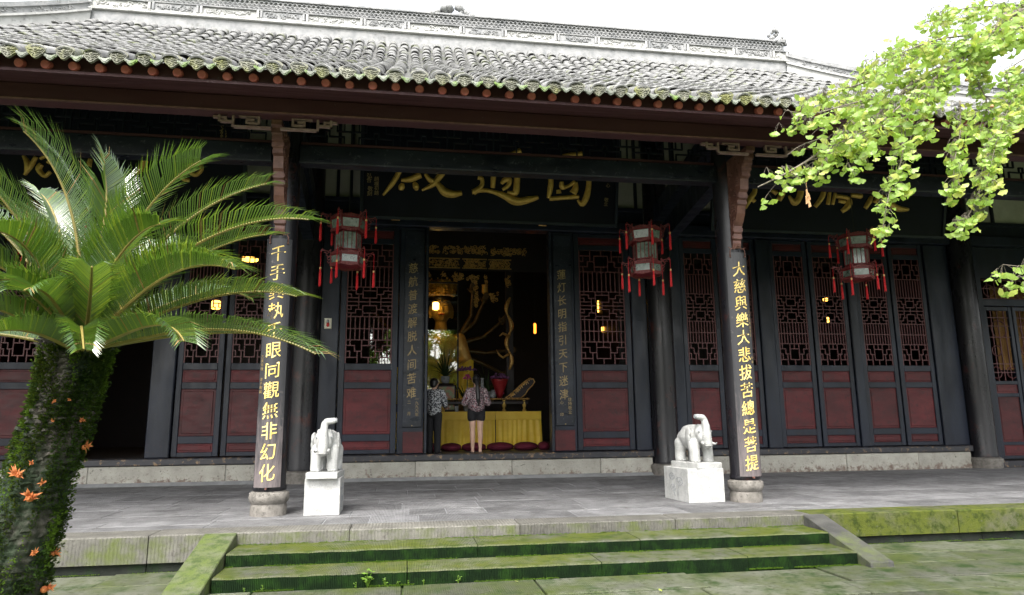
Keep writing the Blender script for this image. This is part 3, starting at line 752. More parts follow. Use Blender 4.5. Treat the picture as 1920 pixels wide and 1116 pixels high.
# pan tile lips, course by course
lips = MB(); q = 7.32
CL = .40
def tile_mesh(name, seed):
    rr = random.Random(seed); mb = MB(); n = 9
    w0, w1 = .098, .084; h0, h1 = .082, .062; vs = []; fs = []; jj = rr.uniform(-.006,.006)
    for y_, w, h in ((0, w0, h0), (.02, w0+.002, h0+.004), (CL+.09, w1, h1)):
        for k in range(n):
            a = math.pi*k/(n-1); vs.append((-w*math.cos(a)+jj, y_, h*math.sin(a)**.85))
    for k in range(n):
        a = math.pi*k/(n-1); vs.append((-(w0-.016)*math.cos(a)+jj, 0, (h0-.018)*math.sin(a)**.85))
    for k in range(n):
        a = math.pi*k/(n-1); vs.append((-(w0-.016)*math.cos(a)+jj, .2, (h0-.022)*math.sin(a)**.85))
    for r0, r1 in ((0,1),(1,2),(3,0),(4,3)):
        for k in range(n-1): fs.append((r0*n+k, r0*n+k+1, r1*n+k+1, r1*n+k))
    mb.add(vs, fs); me = mb.mesh(name, X['tile']); autosmooth(me, 45); return me
TM = [tile_mesh('roof_tile', s) for s in range(4)]
TV = [([v.co.copy() for v in t.vertices], [list(p.vertices) for p in t.polygons]) for t in TM]
rest = MB(); count = 0
for r_ in range(-46, 76):
    xx = TX0 + r_*PITCH
    ymax = RY - max(0, xx-RX1, RX0-xx)
    nC = int((ymax - 7.13)/(CL*.868)) + 1
    y_ = 7.13
    wob = jit(.015)
    for c in range(nC):
        sl = (roofz(y_+.4)-roofz(y_))/.4; ang = math.atan(sl)
        step = CL*math.cos(ang)
        if y_ > ymax - .1: break
        lift = (abs(rnd.gauss(0, .004)) if c else 0)
        P = Vector((xx + jit(.009) + wob*math.sin(c*.7), y_ + jit(.02)*(c > 0), roofz(y_) - .004 + lift))
        rot = (ang - .035 + rnd.gauss(0,.010), jit(.06), jit(.05)); tk = rnd.randrange(4)
        near = -5 <= r_ <= 40
        if near and c < 6 and count < 290:
            o = link('roof_tile', TM[tk], roof, P, rot); count += 1
        else:
            from mathutils import Euler
            mt_ = Euler(rot).to_matrix()
            rest.add([P + mt_ @ v for v in TV[tk][0]], TV[tk][1])
        y_ += step
o = H(rest, 'roof_tiles', X['tile'], roof); o['kind'] = 'stuff'; autosmooth(o.data, 45)
# tile ends and drip tiles at the eave
def cap_mesh():
    mb = MB(); P = []
    for k in range(13):                                   # upper arc
        a = math.pi*(k/12); P.append((.098*math.cos(a), .035 + .052*math.sin(a)))
    for u, v in ((-.085,.012),(-.07,-.022),(-.045,-.040),(-.025,-.066),(0,-.078),(.025,-.066),(.045,-.040),(.07,-.022),(.085,.012)): P.append((u, v))
    mb.prism(P, lambda u, v: (u, .0, v), lambda u, v: (u, .028, v))
    I = [(u*.84, v*.80+.002) for u, v in P]
    mb.prism(I, lambda u, v: (u, -.006, v), lambda u, v: (u, .001, v))
    for sgn in (-1, 1):                                    # raised petal relief
        mb.tube([(sgn*.0,-.010,-.01),(sgn*.025,-.012,.012),(sgn*.052,-.012,.010),(sgn*.072,-.010,.030)], .0055, 5)
        mb.tube([(sgn*.006,-.010,-.03),(sgn*.030,-.012,-.018),(sgn*.055,-.010,-.008)], .005, 5)
        mb.ball((sgn*.036,-.008,.044), .009, 6, 4); mb.ball((sgn*.018,-.008,-.044), .008, 6, 4)
    mb.ball((0,-.008,.02), .014, 8, 5); mb.ball((0,-.008,.055), .009, 6, 4)
    me = mb.mesh('eave_tile_end', X['cap']); return me
def drip_mesh():
    mb = MB(); P = [(-.066,.030),(-.060,.0),(-.040,-.012),(-.026,-.034),(0,-.050),(.026,-.034),(.040,-.012),(.060,.0),(.066,.030),(.033,.012),(0,.006),(-.033,.012)]
    mb.prism(P, lambda u, v: (u, 0, v), lambda u, v: (u, .018, v))
    mb.prism([(u*.75, v*.72) for u, v in P], lambda u, v: (u, -.006, v), lambda u, v: (u, .001, v))
    me = mb.mesh('drip_tile', X['drip']); return me
CM, DM = cap_mesh(), drip_mesh()
for me in (CM, DM):
    bm = bmesh.new(); bm.from_mesh(me); bmesh.ops.recalc_face_normals(bm, faces=bm.faces); bm.to_mesh(me); bm.free()
for r_ in range(-9, 55):
    xx = TX0 + r_*PITCH
    link('eave_tile_end', CM, roof, (xx+jit(.008), 7.115+jit(.012), roofz(7.13)+.002+jit(.008)), (R(-8)+jit(.05), jit(.07), jit(.08)))
    link('drip_tile', DM, roof, (xx+PITCH/2+jit(.008), 7.105+jit(.015), roofz(7.13)-.028+jit(.006)), (R(-6)+jit(.06), jit(.09), jit(.08)))
# main ridge: plain band, white moulding, relief panels, perforated crest
ridge = H(MB().box(RX0, RX1, RY-.02, RY+.34, 10.30, 10.80), 'main_ridge', X['ridge'])
H(MB().fbox(RX0-.05, RX1+.05, RY-.085, RY+.40, 10.80, 10.85, .012), 'moulding', X['ridgew'], ridge)
H(MB().fbox(RX0-.03, RX1+.03, RY-.06, RY+.37, 10.865, 10.89, .006), 'moulding', X['ridgew'], ridge)
H(MB().fbox(RX0-.03, RX1+.03, RY-.06, RY+.37, 11.085, 11.115, .008), 'moulding', X['ridge'], ridge)
rr = random.Random(3)
def relief(mb, a, b, y_, z0, z1, n, rr, dirx=Vector((1,0,0)), o=None, nrm=Vector((0,-1,0)), zfn=None):
    for i in range(n):
        t = a + (b-a)*rr.random(); z = z0 + (z1-z0)*rr.uniform(.15,.85)
        base = (o + dirx*t) if o is not None else Vector((t, y_, 0))
        zo = zfn(t) if zfn else 0
        r0 = rr.uniform(.03,.055); a0 = rr.uniform(0, 6)
        pts = [base + nrm*.012 + dirx*(r0*(1-.07*k)*math.cos(a0+k*.6)) + Vector((0,0, z + zo + r0*.7*(1-.07*k)*math.sin(a0+k*.6))) for k in range(8)]
        mb.tube(pts, rr.uniform(.009,.016), 5)
xx = RX0; i = 0
while xx < RX1-.3:
    L = min((1.05 if i % 2 else 1.35), RX1-xx)
    p = MB().fbox(xx+.01, xx+L-.01, RY-(.035 if i % 2 else .01), RY+.35, 10.892, 11.084, .01)
    p.fbox(xx+.012, xx+.07, RY-.07, RY+.0, 10.892, 11.082, .012); p.fbox(xx+L-.07, xx+L-.012, RY-.07, RY+.0, 10.892, 11.082, .012)
    relief(p, xx+.14, xx+L-.14, RY-(.035 if i % 2 else .01), 10.90, 11.075, 26, rr)
    H(p, 'relief_panel', X['ridge'] if i % 2 else X['ridgew'], ridge); xx += L; i += 1
crest = MB().box(RX0, RX1, RY+.14, RY+.20, 11.116, 11.45)
xx = RX0+.06
while xx < RX1-.1:
    for j in range(4):
        zz = 11.14 + j*.078; off = .055*(j % 2)
        crest.tube([(xx+off+.05*math.cos(math.pi*k/6), RY+.10, zz+.05*math.sin(math.pi*k/6)) for k in range(7)], .014, 5)
    xx += .11
crest.box(RX0, RX1, RY+.06, RY+.28, 11.45, 11.49)
H(crest, 'ridge_crest', X['ridge'], ridge)
# finial in the middle and dragon-like finials at both ends
fin = MB()
for i in range(26):
    a = rr.uniform(-1, 1); z = 11.48 + .35*(1-abs(a))*rr.random(); fin.ball((1.0+.55*a, RY+.16+rr.uniform(-.06,.06), z), rr.uniform(.05,.10), 7, 5)
H(fin, 'ridge_finial', X['ridge'], ridge, True)
for ex in (RX0+.15, RX1-.2):
    f = MB()
    for i in range(34): q = rr.random(); f.ball((ex+rr.uniform(-.3,.3)*(1-q*.7), RY+.16+rr.uniform(-.12,.12), 11.4+.45*q), rr.uniform(.04,.075), 6, 4)
    H(f, 'ridge_finial', X['ridge'], ridge, True)
# hip ridges running down to the corners
def hip(x0, s):
    D = Vector((s, -1, 0)).normalized(); nrm = Vector((-s*.0, -1, 0)); nrm = Vector((-s, -1, 0)).normalized() if False else Vector((-s*D.y*-1, 0, 0))
    nrm = Vector((-s, -1, 0)).normalized()
    N = 24; Lh = 8.3*math.sqrt(2)
    P = [Vector((x0, RY+.02, 0)) + D*(Lh*i/N) for i in range(N+1)]
    zc = lambda p: roofz(max(p.y, 7.0)) + .10*max(0, (9.5-p.y)/2.4)**2*.6
    def band(mb, off0, off1, z0, z1):
        vs = []; fs = []
        for p in P:
            z = zc(p)
            for o_, q in ((off0,z0),(off0,z1),(off1,z1),(off1,z0)): vs.append(p + nrm*(-o_) + Vector((0,0,z+q)))
        for i in range(N):
            for k in range(4): fs.append((i*4+k, (i+1)*4+k, (i+1)*4+(k+1)%4, i*4+(k+1)%4))
        fs += [(0,1,2,3), (N*4+3,N*4+2,N*4+1,N*4)]; mb.add(vs, fs)
    mb = MB(); band(mb, -.12, .22, -.25, .20); h_ = H(mb, 'hip_ridge', X['ridgew'])
    b = MB(); band(b, -.17, .24, .20, .25); H(b, 'moulding', X['ridgew'], h_)
    b = MB(); band(b, -.09, .20, .25, .42); 
    relief(b, .3, Lh-.3, 0, .26, .40, 200, rr, D, Vector((x0, RY+.02, 0)) + nrm*.09, nrm, lambda t: zc(Vector((x0, RY+.02, 0)) + D*t))
    H(b, 'relief_band', X['ridge'], h_)
    b = MB(); band(b, -.13, .22, .42, .455); H(b, 'moulding', X['ridge'], h_)
    b = MB(); band(b, -.03, .12, .455, .57)
    for i in range(60):
        t = .2 + (Lh-.4)*i/59; c = Vector((x0, RY+.02, 0)) + D*t + nrm*.03; z = zc(c)+.515
        b.obox(c + Vector((0,0,z)), D*.045, nrm*.022, Vector((0,0,.04)))
    H(b, 'hip_crest', X['ridge'], h_)
hip(RX0, -1); hip(RX1, 1)
# back slope and gable closure so that no daylight leaks in
bk = MB()
bk.add([(-14.5,RY,10.55),(18,RY,10.55),(26,26,4.5),(-22,26,4.5)], [(0,1,2,3)])
bk.add([(RX0,RY+.1,10.4),(-15.7,7.15,5.2),(-22,26,4.5)], [(0,1,2)]); bk.add([(RX1,RY+.1,10.4),(18.3,7.15,5.2),(26,26,4.5)], [(0,1,2)])
H(bk, 'rear_slope', X['pan'], roof)

# ---- hall interior shell
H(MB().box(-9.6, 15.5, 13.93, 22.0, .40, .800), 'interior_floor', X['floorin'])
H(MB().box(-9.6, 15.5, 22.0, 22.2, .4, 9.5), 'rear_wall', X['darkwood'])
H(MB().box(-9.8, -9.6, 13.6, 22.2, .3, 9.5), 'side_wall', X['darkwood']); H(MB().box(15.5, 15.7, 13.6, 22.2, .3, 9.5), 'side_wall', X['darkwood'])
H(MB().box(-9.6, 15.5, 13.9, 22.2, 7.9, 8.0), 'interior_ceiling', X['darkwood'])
for xx in (-1.9, 5.25):
    H(MB().box(xx-.05, xx+.05, 16.2, 21.9, .8, 7.9), 'partition', X['darkwood'])

# ================================================================== NAME BOARDS AND COUPLETS
def ray_plane(px, py, P0, n):
    d = CR * ((px - 960) / FPX) + CU * ((558 - py) / FPX) + CF
    return CAM + d * ((P0 - CAM).dot(n) / d.dot(n))
def name_board(x0, x1, label, strokes, small=()):
    zb, zt, yb, yt = 5.36, 7.25, 12.86, 12.42
    P0 = Vector((x0, yb, zb)); up = Vector((0, yt-yb, zt-zb)); Lh = up.length; up.normalize(); n = Vector((1,0,0)).cross(up).normalized()   # faces -Y and down
    root = thing('name_board', label, 'name board', ((x0+x1)/2, yb, zb), 0, 'name boards over the doors')
    inv = Matrix.Translation(-root.location)
    def K(mb, nm, mt, sm=False):
        o = mb.build(nm, mt, root, sm); o.matrix_parent_inverse = inv; return o
    c = Vector(((x0+x1)/2, (yb+yt)/2, (zb+zt)/2)); hx = (x1-x0)/2
    K(MB().obox(c - n*.03, Vector((hx,0,0)), up*(Lh/2), n*.025), 'panel', X['board'])
    for s_ in (-1, 1):
        K(MB().obox(c + Vector((s_*(hx+.03),0,0)) - n*.02, Vector((.03,0,0)), up*(Lh/2+.055), n*.045), 'frame', X['lacquer'])
        K(MB().obox(c + up*(s_*(Lh/2+.03)) - n*.02, Vector((hx-.001,0,0)), up*.028, n*.044), 'frame', X['lacquer'])
    pl = c - n*.004
    for st in strokes:
        fn = lambda x, y, h: ray_plane(x, y, pl, n) + n*h*.012
        K(stroke_mesh(st, fn, 1.0), 'gilt_character', X['gold'], True)
    for ch, px, py, s in small:
        o_ = ray_plane(px, py, pl, n); vs, fs = glyph(ch, .0)
        K(MB().add([o_ + Vector((1,0,0))*(v[0]*s) + up*(v[1]*s) + n*(v[2]*.1+.003) for v in vs], fs), 'small_character', X['golddim'])
    return root
DIAN = [[(764,280,4),(757,302,5),(747,325,5),(735,345,5),(718,366,2)], [(752,338,3),(770,336,6),(789,328,6)], [(755,344,3),(753,350,6),(752,357,4)], [(776,342,3),(780,350,6),(781,357,3)],
        [(830,324,6),(822,334,6),(812,346,5),(791,357,2)], [(797,326,3),(806,337,5),(820,345,5),(834,360,8),(850,364,7),(866,362,4)], [(762,300,4),(800,296,5)], [(800,312,4),(842,308,5)], [(770,318,4),(790,316,4)]]
TONG = [[(938,291,2),(958,289,4),(976,283,6)], [(896,333,4),(903,335,4),(904,345,4),(899,353,5),(887,361,6)], [(885,362,3),(905,357,4),(925,360,4),(945,367,6),(965,377,8),(985,376,7),(1009,370,4)],
        [(927,318,4),(925,335,5),(924,353,4)], [(940,345,3),(946,338,5),(955,337,5),(953,348,4),(942,356,3)], [(970,318,5),(969,345,6),(966,362,6),(951,360,2)], [(918,318,4),(945,313,4),(972,311,5)], [(900,308,5),(904,318,4)]]
YUAN = [[(1030,312,4),(1033,340,5),(1031,358,5),(1028,372,3)], [(1030,373,4),(1055,371,4),(1085,369,4)], [(1104,312,5),(1104,345,5),(1100,368,6),(1092,383,5),(1083,375,2)],
        [(1053,341,4),(1054,351,5),(1064,350,3),(1078,341,4)], [(1047,356,4),(1048,363,5)], [(1079,342,4),(1079,354,6),(1074,363,7)], [(1052,294,4),(1064,292,5),(1092,289,6)], [(1040,310,4),(1100,306,5)], [(1052,322,4),(1084,320,4)]]
name_board(-.86, 4.12, 'black board with three gilt characters over the open central doorway', [DIAN, TONG, YUAN],
    [('趙',706,336,.10),('樸',706,345,.09),('初',706,353,.09),('題',706,362,.09),('弘',693,330,.11),('合',692,338,.10),('敬',694,354,.10),('刻',693,363,.10),('心',1140,348,.09),('敬',1137,375,.09),('立',1136,383,.09)])
R1 = [[(1416,352,4),(1414,362,5),(1406,374,5),(1398,391,2)], [(1407,371,3),(1415,378,4)]]
R2 = [[(1446,357,3),(1456,362,5)], [(1470,350,5),(1466,364,6),(1460,376,5)], [(1479,367,2),(1489,380,6),(1498,372,6),(1502,355,6)]]
R3 = [[(1546,352,4),(1541,370,5),(1528,388,4)], [(1556,360,3),(1552,384,4)], [(1566,362,3),(1561,384,3)], [(1568,368,4),(1590,372,4),(1590,386,6),(1578,397,4)], [(1572,377,3),(1584,379,4)], [(1595,366,4),(1615,368,5)]]
R4 = [[(1634,368,3),(1630,378,5),(1622,391,4)], [(1650,362,4),(1640,381,4)], [(1652,366,3),(1668,382,6),(1684,391,6),(1703,393,3)]]
name_board(6.25, 11.55, 'black board with gilt brush characters over the right-hand doors', [R1, R2, R3, R4], [('吉',1328,356,.12),('祥',1323,384,.11)])
L1 = [[(44,292,3),(52,308,6),(48,328,3)], [(68,294,4),(58,312,5),(46,328,3)], [(76,298,3),(86,293,4),(96,298,4),(90,306,4)], [(78,308,5),(73,318,6),(84,330,4),(95,322,4)]]
L2 = [[(170,298,4),(166,312,6)]]
L3 = [[(272,300,7),(266,314,7),(256,324,4),(247,322,3)]]
L4 = [[(334,326,3),(344,336,4),(356,339,3)], [(352,322,4),(358,308,4),(374,308,4),(378,318,4),(368,328,4),(358,324,5)]]
name_board(-8.1, -3.05, 'black board with gilt brush characters behind the cycad fronds', [L1, L2, L3, L4], [('文',418,240,.13),('殊',419,250,.12),('院',419,259,.12)])

# couplet planks hung on the front columns
def plank(cx, text, label, yfn, notes=()):
    z0, z1, Rr = .705, 3.80, .212
    root = thing('couplet_plank', label, 'couplet plank', (cx, FCY-Rr, z0), 0, 'couplet planks on the front columns')
    inv = Matrix.Translation(-root.location)
    def K(mb, nm, mt, sm=False, auto=None):
        o = mb.build(nm, mt, root, sm); o.matrix_parent_inverse = inv
        if auto: autosmooth(o.data, auto)
        return o
    cy = FCY - .012; A = R(44); n = 16; vs = []; fs = []; NZ = 10
    for j in range(NZ+1):
        z = z0 + (z1-z0)*j/NZ
        for k in range(n+1):
            a = -A + 2*A*k/n; vs.append((cx + (Rr+.012)*math.sin(a), cy - (Rr+.012)*math.cos(a), z))
        for k in range(n+1):
            a = -A + 2*A*k/n; vs.append((cx + (Rr-.012)*math.sin(a), cy - (Rr-.012)*math.cos(a), z))
    w = 2*(n+1)
    for j in range(NZ):
        for k in range(n):
            fs.append((j*w+k, j*w+k+1, (j+1)*w+k+1, (j+1)*w+k)); b = n+1
            fs.append((j*w+b+k+1, j*w+b+k, (j+1)*w+b+k, (j+1)*w+b+k+1))
        fs.append((j*w, (j+1)*w, (j+1)*w+n+1, j*w+n+1)); fs.append((j*w+n, j*w+2*n+1, (j+1)*w+2*n+1, (j+1)*w+n))
    for k in range(n): fs.append((k, n+1+k, n+2+k, k+1)); fs.append((NZ*w+k, NZ*w+k+1, NZ*w+n+2+k, NZ*w+n+1+k))
    K(MB().add(vs, fs), 'board', X['plank'], auto=40)
    def onarc(u, v, h): a = u/(Rr+.012); rr_ = Rr+.012+h; return (cx + rr_*math.sin(a), cy - rr_*math.cos(a), v)
    for i, ch in enumerate(text):
        zc = yfn(i); g, f = glyph(ch, .002); s = .205
        def cv(v):
            x_, y_ = brushy(v[0], v[1]); return onarc(x_*s, zc + y_*s*1.05, .003 + v[2]*.12)
        K(MB().add([cv(v) for v in g], f), 'gilt_character', X['goldtext'])
    for ch, u, z in notes:
        g, f = glyph(ch, .004); K(MB().add([onarc(u + v[0]*.045, z + v[1]*.045, .003+v[2]*.03) for v in g], f), 'small_character', X['golddim'])
    # iron bail at the top, peg at the bottom
    h = MB()
    for s_ in (-1, 1):
        h.tube([onarc(s_*.11, z1-.06, .012), onarc(s_*.11, z1+.02, .014), onarc(s_*.085, z1+.055, .014), onarc(s_*.05, z1+.04, .014), onarc(s_*.03, z1+.085, .012), onarc(0, z1+.10, .012)], .0075, 6)
        h.tube([onarc(s_*.085, z1+.05, .014), onarc(s_*.125, z1+.075, .014)], .006, 6); h.ball(onarc(s_*.11, z1-.06, .012), .014, 6, 4)
    K(h, 'iron_bail', X['carved'], True)
    pg = MB().tube([onarc(0, z0-.012, -.01), onarc(0, z0-.012, .03)], .012, 8); K(pg, 'peg', X['carved'])
    return root
YS_L = [3.55 - .2475*i for i in range(12)]
plank(FCX[0], '千手異執千眼同觀無非幻化', 'dark curved plank with gilt writing on the left column, half behind fronds', lambda i: 3.60 - .2475*i,
      [(c, -.135, 2.28-.05*i) for i, c in enumerate('乙亥年秋')] + [(c, -.138, 2.0-.05*i) for i, c in enumerate('弟子敬獻')])
plank(FCX[1], '大慈與樂大悲拔苦總是菩提', 'dark curved plank with gilt writing on the right column beside an elephant', lambda i: 3.55 - .2425*i,
      [(c, .13, 2.95-.055*i) for i, c in enumerate('乙亥年秋月吉旦')] + [(c, .13, 2.3-.055*i) for i, c in enumerate('敬獻')])
# flat couplet boards beside the central doorway
def flat_couplet(x0, x1, text, label, z0, z1, zt, zl, notes):
    root = thing('door_couplet', label, 'couplet board', ((x0+x1)/2, YD-.08, z0), 0, 'couplet boards on the door posts')
    inv = Matrix.Translation(-root.location); cx = (x0+x1)/2
    def K(mb, nm, mt):
        o = mb.build(nm, mt, root); o.matrix_parent_inverse = inv; return o
    K(MB().fbox(x0, x1, YD-.092, YD-.066, z0, z1, .008), 'board', X['lacquer2'])
    for i, ch in enumerate(text):
        z = zt + (zl-zt)*i/(len(text)-1); g, f = glyph(ch, .004); s = .20
        vv = []
        for v in g:
            x_, y_ = brushy(v[0], v[1]); vv.append((cx-.02 + x_*s, YD-.0925-.002-v[2]*.08, z + y_*s*1.1))
        K(MB().add(vv, f), 'gilt_character', X['golddim'])
    for ch, u, z, s in notes:
        g, f = glyph(ch, .0); K(MB().add([(cx+u+v[0]*s, YD-.0945-v[2]*.04, z+v[1]*s) for v in g], f), 'small_character', X['golddim'])
    K(MB().ball((cx, YD-.095, z0+.03), .014, 6, 4), 'stud', X['golddim'])
    return root
flat_couplet(-.05, .33, '慈航普渡解脱人间苦难', 'flat black couplet board left of the central doorway', 1.36, 5.30, 4.52, 2.02,
   [(c, .09, 1.90-.075*i, .075) for i, c in enumerate('一九九六年')] + [(c, -.06, 1.84-.22*i, .075) for i, c in enumerate('二月')])
flat_couplet(3.01, 3.39, '蓮灯长明指引天下迷津', 'flat black couplet board right of the central doorway', 1.36, 5.30, 4.46, 1.98,
   [(c, .10, 1.88-.085*i, .08) for i, c in enumerate('住持敬立')] + [(c, -.07, 1.82-.24*i, .075) for i, c in enumerate('心印')])
# fire alarm call point on the jamb
fa = thing('alarm_box', 'small white wall box with red bulb on dark door post', 'alarm box', (-1.52, YD-.05, 3.27))
mb = MB().fbox(-.07, .07, -.035, -.002, 0, .21, .012); mb.build('housing', X['white'], fa)
MB().lathe([(.012,.035),(.026,.05),(.028,.10),(.022,.115)], (0,-.045,0), 12).build('red_bulb', X['redp'], fa, True)
MB().lathe([(.022,.116),(.027,.125),(.024,.165),(.012,.175)], (0,-.045,0), 12).build('clear_cap', X['ceramic'], fa, True)

# ================================================================== LANTERNS
def hexp(r_, k, z): a = math.pi/3*k; return Vector((r_*math.cos(a), r_*math.sin(a), z))
def make_lantern():
    L = thing('palace_lantern', '', 'lantern')
    def tier(nm, r0, r1, z0, z1, fw, post=True, panes=True):
        f = MB()
        for k in range(6):
            a0, a1, b0, b1 = hexp(r0,k,z0), hexp(r0,k+1,z0), hexp(r1,k,z1), hexp(r1,k+1,z1)
            f.bar(a0, a1, fw, fw); f.bar(b0, b1, fw, fw); f.tube([a0, b0], fw*.62, 6)
            if panes:
                i = (a0+a1+b0+b1)/4*.985 - (a0+a1+b0+b1)/4
                q = MB(); s = .93
                c = (a0+a1+b0+b1)/4
                P = [c+(p-c)*s+i for p in (a0,a1,b1,b0)]; nrm = (P[1]-P[0]).cross(P[3]-P[0]).normalized()
                q.add(P+[p-nrm*.006 for p in P], [(0,1,2,3),(7,6,5,4),(0,4,5,1),(1,5,6,2),(2,6,7,3),(3,7,4,0)])
                q.build('glass_pane', X['pane'], L)
        return f.build(nm, X['lanternred'], L)
    tier('upper_frame', .265, .285, .70, .87, .022)
    tier('middle_frame', .205, .205, .36, .66, .018)
    tier('lower_frame', .265, .265, .13, .27, .022)
    sl = MB()
    for k in range(6):              # slim mullions of the middle tier and little fences
        a0, a1 = hexp(.205,k,0), hexp(.205,k+1,0)
        for t in (.33, .67):
            p = a0.lerp(a1, t); sl.bar(p+Vector((0,0,.36)), p+Vector((0,0,.66)), .008, .008)
    sl.build('mullions', X['lanternred'], L)
    pl = MB()
    for z0, z1, r0, r1 in ((.30,.345,.265,.21),(.67,.695,.21,.262),(.88,.91,.285,.18),(.105,.128,.20,.262)):
        vs = [hexp(r0,k,z0) for k in range(6)] + [hexp(r1,k,z1) for k in range(6)]
        MB().add(vs, [tuple(range(5,-1,-1)), tuple(range(6,12))] + [(k,(k+1)%6,6+(k+1)%6,6+k) for k in range(6)]).build('deck', X['lanternred'], L)
    for r0, z, dn in ((.285,.69,-1),(.275,.125,-1),(.27,.285,1),(.29,.885,1)):   # scalloped aprons and crests on every face
        ap = MB()
        for k in range(6):
            a0, a1 = hexp(r0,k,z), hexp(r0,k+1,z); n = 7
            for i in range(n):
                p = a0.lerp(a1, (i+.5)/n); hgt = .028 + .022*(1-abs(i-3)/3)
                d = (a1-a0).normalized(); ap.obox(p+Vector((0,0,dn*hgt*.5)), d*(.115/n*1.05), d.cross(Vector((0,0,1)))*.005, Vector((0,0,hgt*.5)))
        ap.build('scalloped_apron', X['lanterncarve'], L)
    def tassel(base, length, drop):
        t = MB(); b = Vector(base)
        t.tube([b, b-Vector((0,0,drop))], .004, 5)
        z = -drop
        t.tube([b+Vector((0,0,z)), b+Vector((0,0,z-.03)), b+Vector((0,0,z-.07)), b+Vector((0,0,z-length*.6)), b+Vector((0,0,z-length))], [.009,.014,.012,.015,.014], 8)
        for i in range(7):
            a = i*.9; t.tube([b+Vector((.014*math.cos(a),.014*math.sin(a),z-.08)), b+Vector((.017*math.cos(a),.017*math.sin(a),z-length-.01*(i%3)))], .004, 4)
        o = t.build('tassel', X['tassel'], L)
        g = MB().lathe([(.0150,-.035),(.0160,-.03),(.0160,-.008),(.0150,-.004)], b+Vector((0,0,z)), 9); g.build('gold_band', X['tassgold'], o)
    for k in range(6):
        for r0, z, big in ((.29,.87,1),(.27,.27,0)):
            d = hexp(1,k,0); b = MB()
            def pt(u, v): return d*(r0+u) + Vector((0,0,z+v))
            for P in ([(0,.10),(.03,.06),(.10,.075),(.155,.06)], [(.02,.05),(.06,.02),(.09,.05),(.11,.03)], [(.0,.0),(.03,-.03),(.07,.0),(.05,.03)], [(.0,-.06),(.035,-.08),(.05,-.045),(.02,-.03)], [(0,-.11),(.03,-.13),(.045,-.10)], [(0,.10),(.0,-.14)], [(.10,.075),(.13,.10),(.155,.06)]):
                b.tube([pt(u, v) for u, v in P], .0085, 5)
            b.build('corner_bracket', X['lanterncarve'], L)
            tassel(pt(.15, .06), .27 + .03*(k % 2), .12 if big else .26 - .05*(k % 3))
    MB().tube([(0,0,.88),(0,0,1.0),(0,0,2.6)], [.02,.006,.006], 6).build('hanging_cord', X['rubber'], L)
    return L
lan = make_lantern()
LPOS = [(655,1,'red hexagonal lantern with tassels beside the left column','a'), (1208,1,'red hexagonal lantern hung left of the right column','b'), (1605,1,'red hexagonal lantern hung right of the right column','c'), (112,1,'red hexagonal lantern mostly hidden behind the cycad fronds','d')]
XL = [-.955, 4.06, 8.08, -5.35]
for i, (px, _, lab, _) in enumerate(LPOS):
    o = lan if i == 0 else copy_tree(lan)
    o.location = (XL[i], 11.0, 3.83 + (0,-.015,0,-.02)[i]); o.rotation_euler.z = R((12, 27, 38, 5)[i])
    tag(o, lab, 'lantern', 'lanterns hanging in the porch')

# ================================================================== ELEPHANTS
def elephant_mesh(q):      # q: side to which the raised trunk tip turns
    P = [('e', (0,.04,.345), (.175,.225,.165)), ('e', (0,-.10,.37), (.160,.13,.150)), ('e', (0,.16,.315), (.160,.115,.155)), ('e', (0,.02,.45), (.13,.20,.075)), ('e', (0,.05,.27), (.13,.19,.10)),
         ('e', (0,-.205,.415), (.120,.095,.120)), ('e', (0,-.24,.35), (.105,.080,.095)), ('e', (.05,-.215,.50), (.05,.05,.035)), ('e', (-.05,-.215,.50), (.05,.05,.035)),
         ('c', (0,-.285,.40), .070, (0,-.315,.255), .066), ('c', (0,-.300,.38), .066, (0,-.300,.50), .052), ('c', (0,-.300,.50), .052, (q*.006,-.275,.590), .045), ('c', (q*.006,-.275,.590), .046, (q*.03,-.275,.620), .044), ('c', (q*.03,-.275,.622), .044, (q*.125,-.285,.635), .038)]
    for s_ in (-1, 1):
        P += [('c', (s_*.098,-.13,.26), .088, (s_*.104,-.155,.14), .072), ('c', (s_*.104,-.155,.14), .072, (s_*.106,-.16,.035), .072),
              ('c', (s_*.098,.18,.26), .092, (s_*.104,.20,.14), .074), ('c', (s_*.104,.20,.14), .074, (s_*.106,.195,.035), .074)]
    P += [('c', (0,.270,.36), .024, (0,.29,.17), .018)]
    me = blob(P, .009, 6); me.materials.append(X['granite']); return me
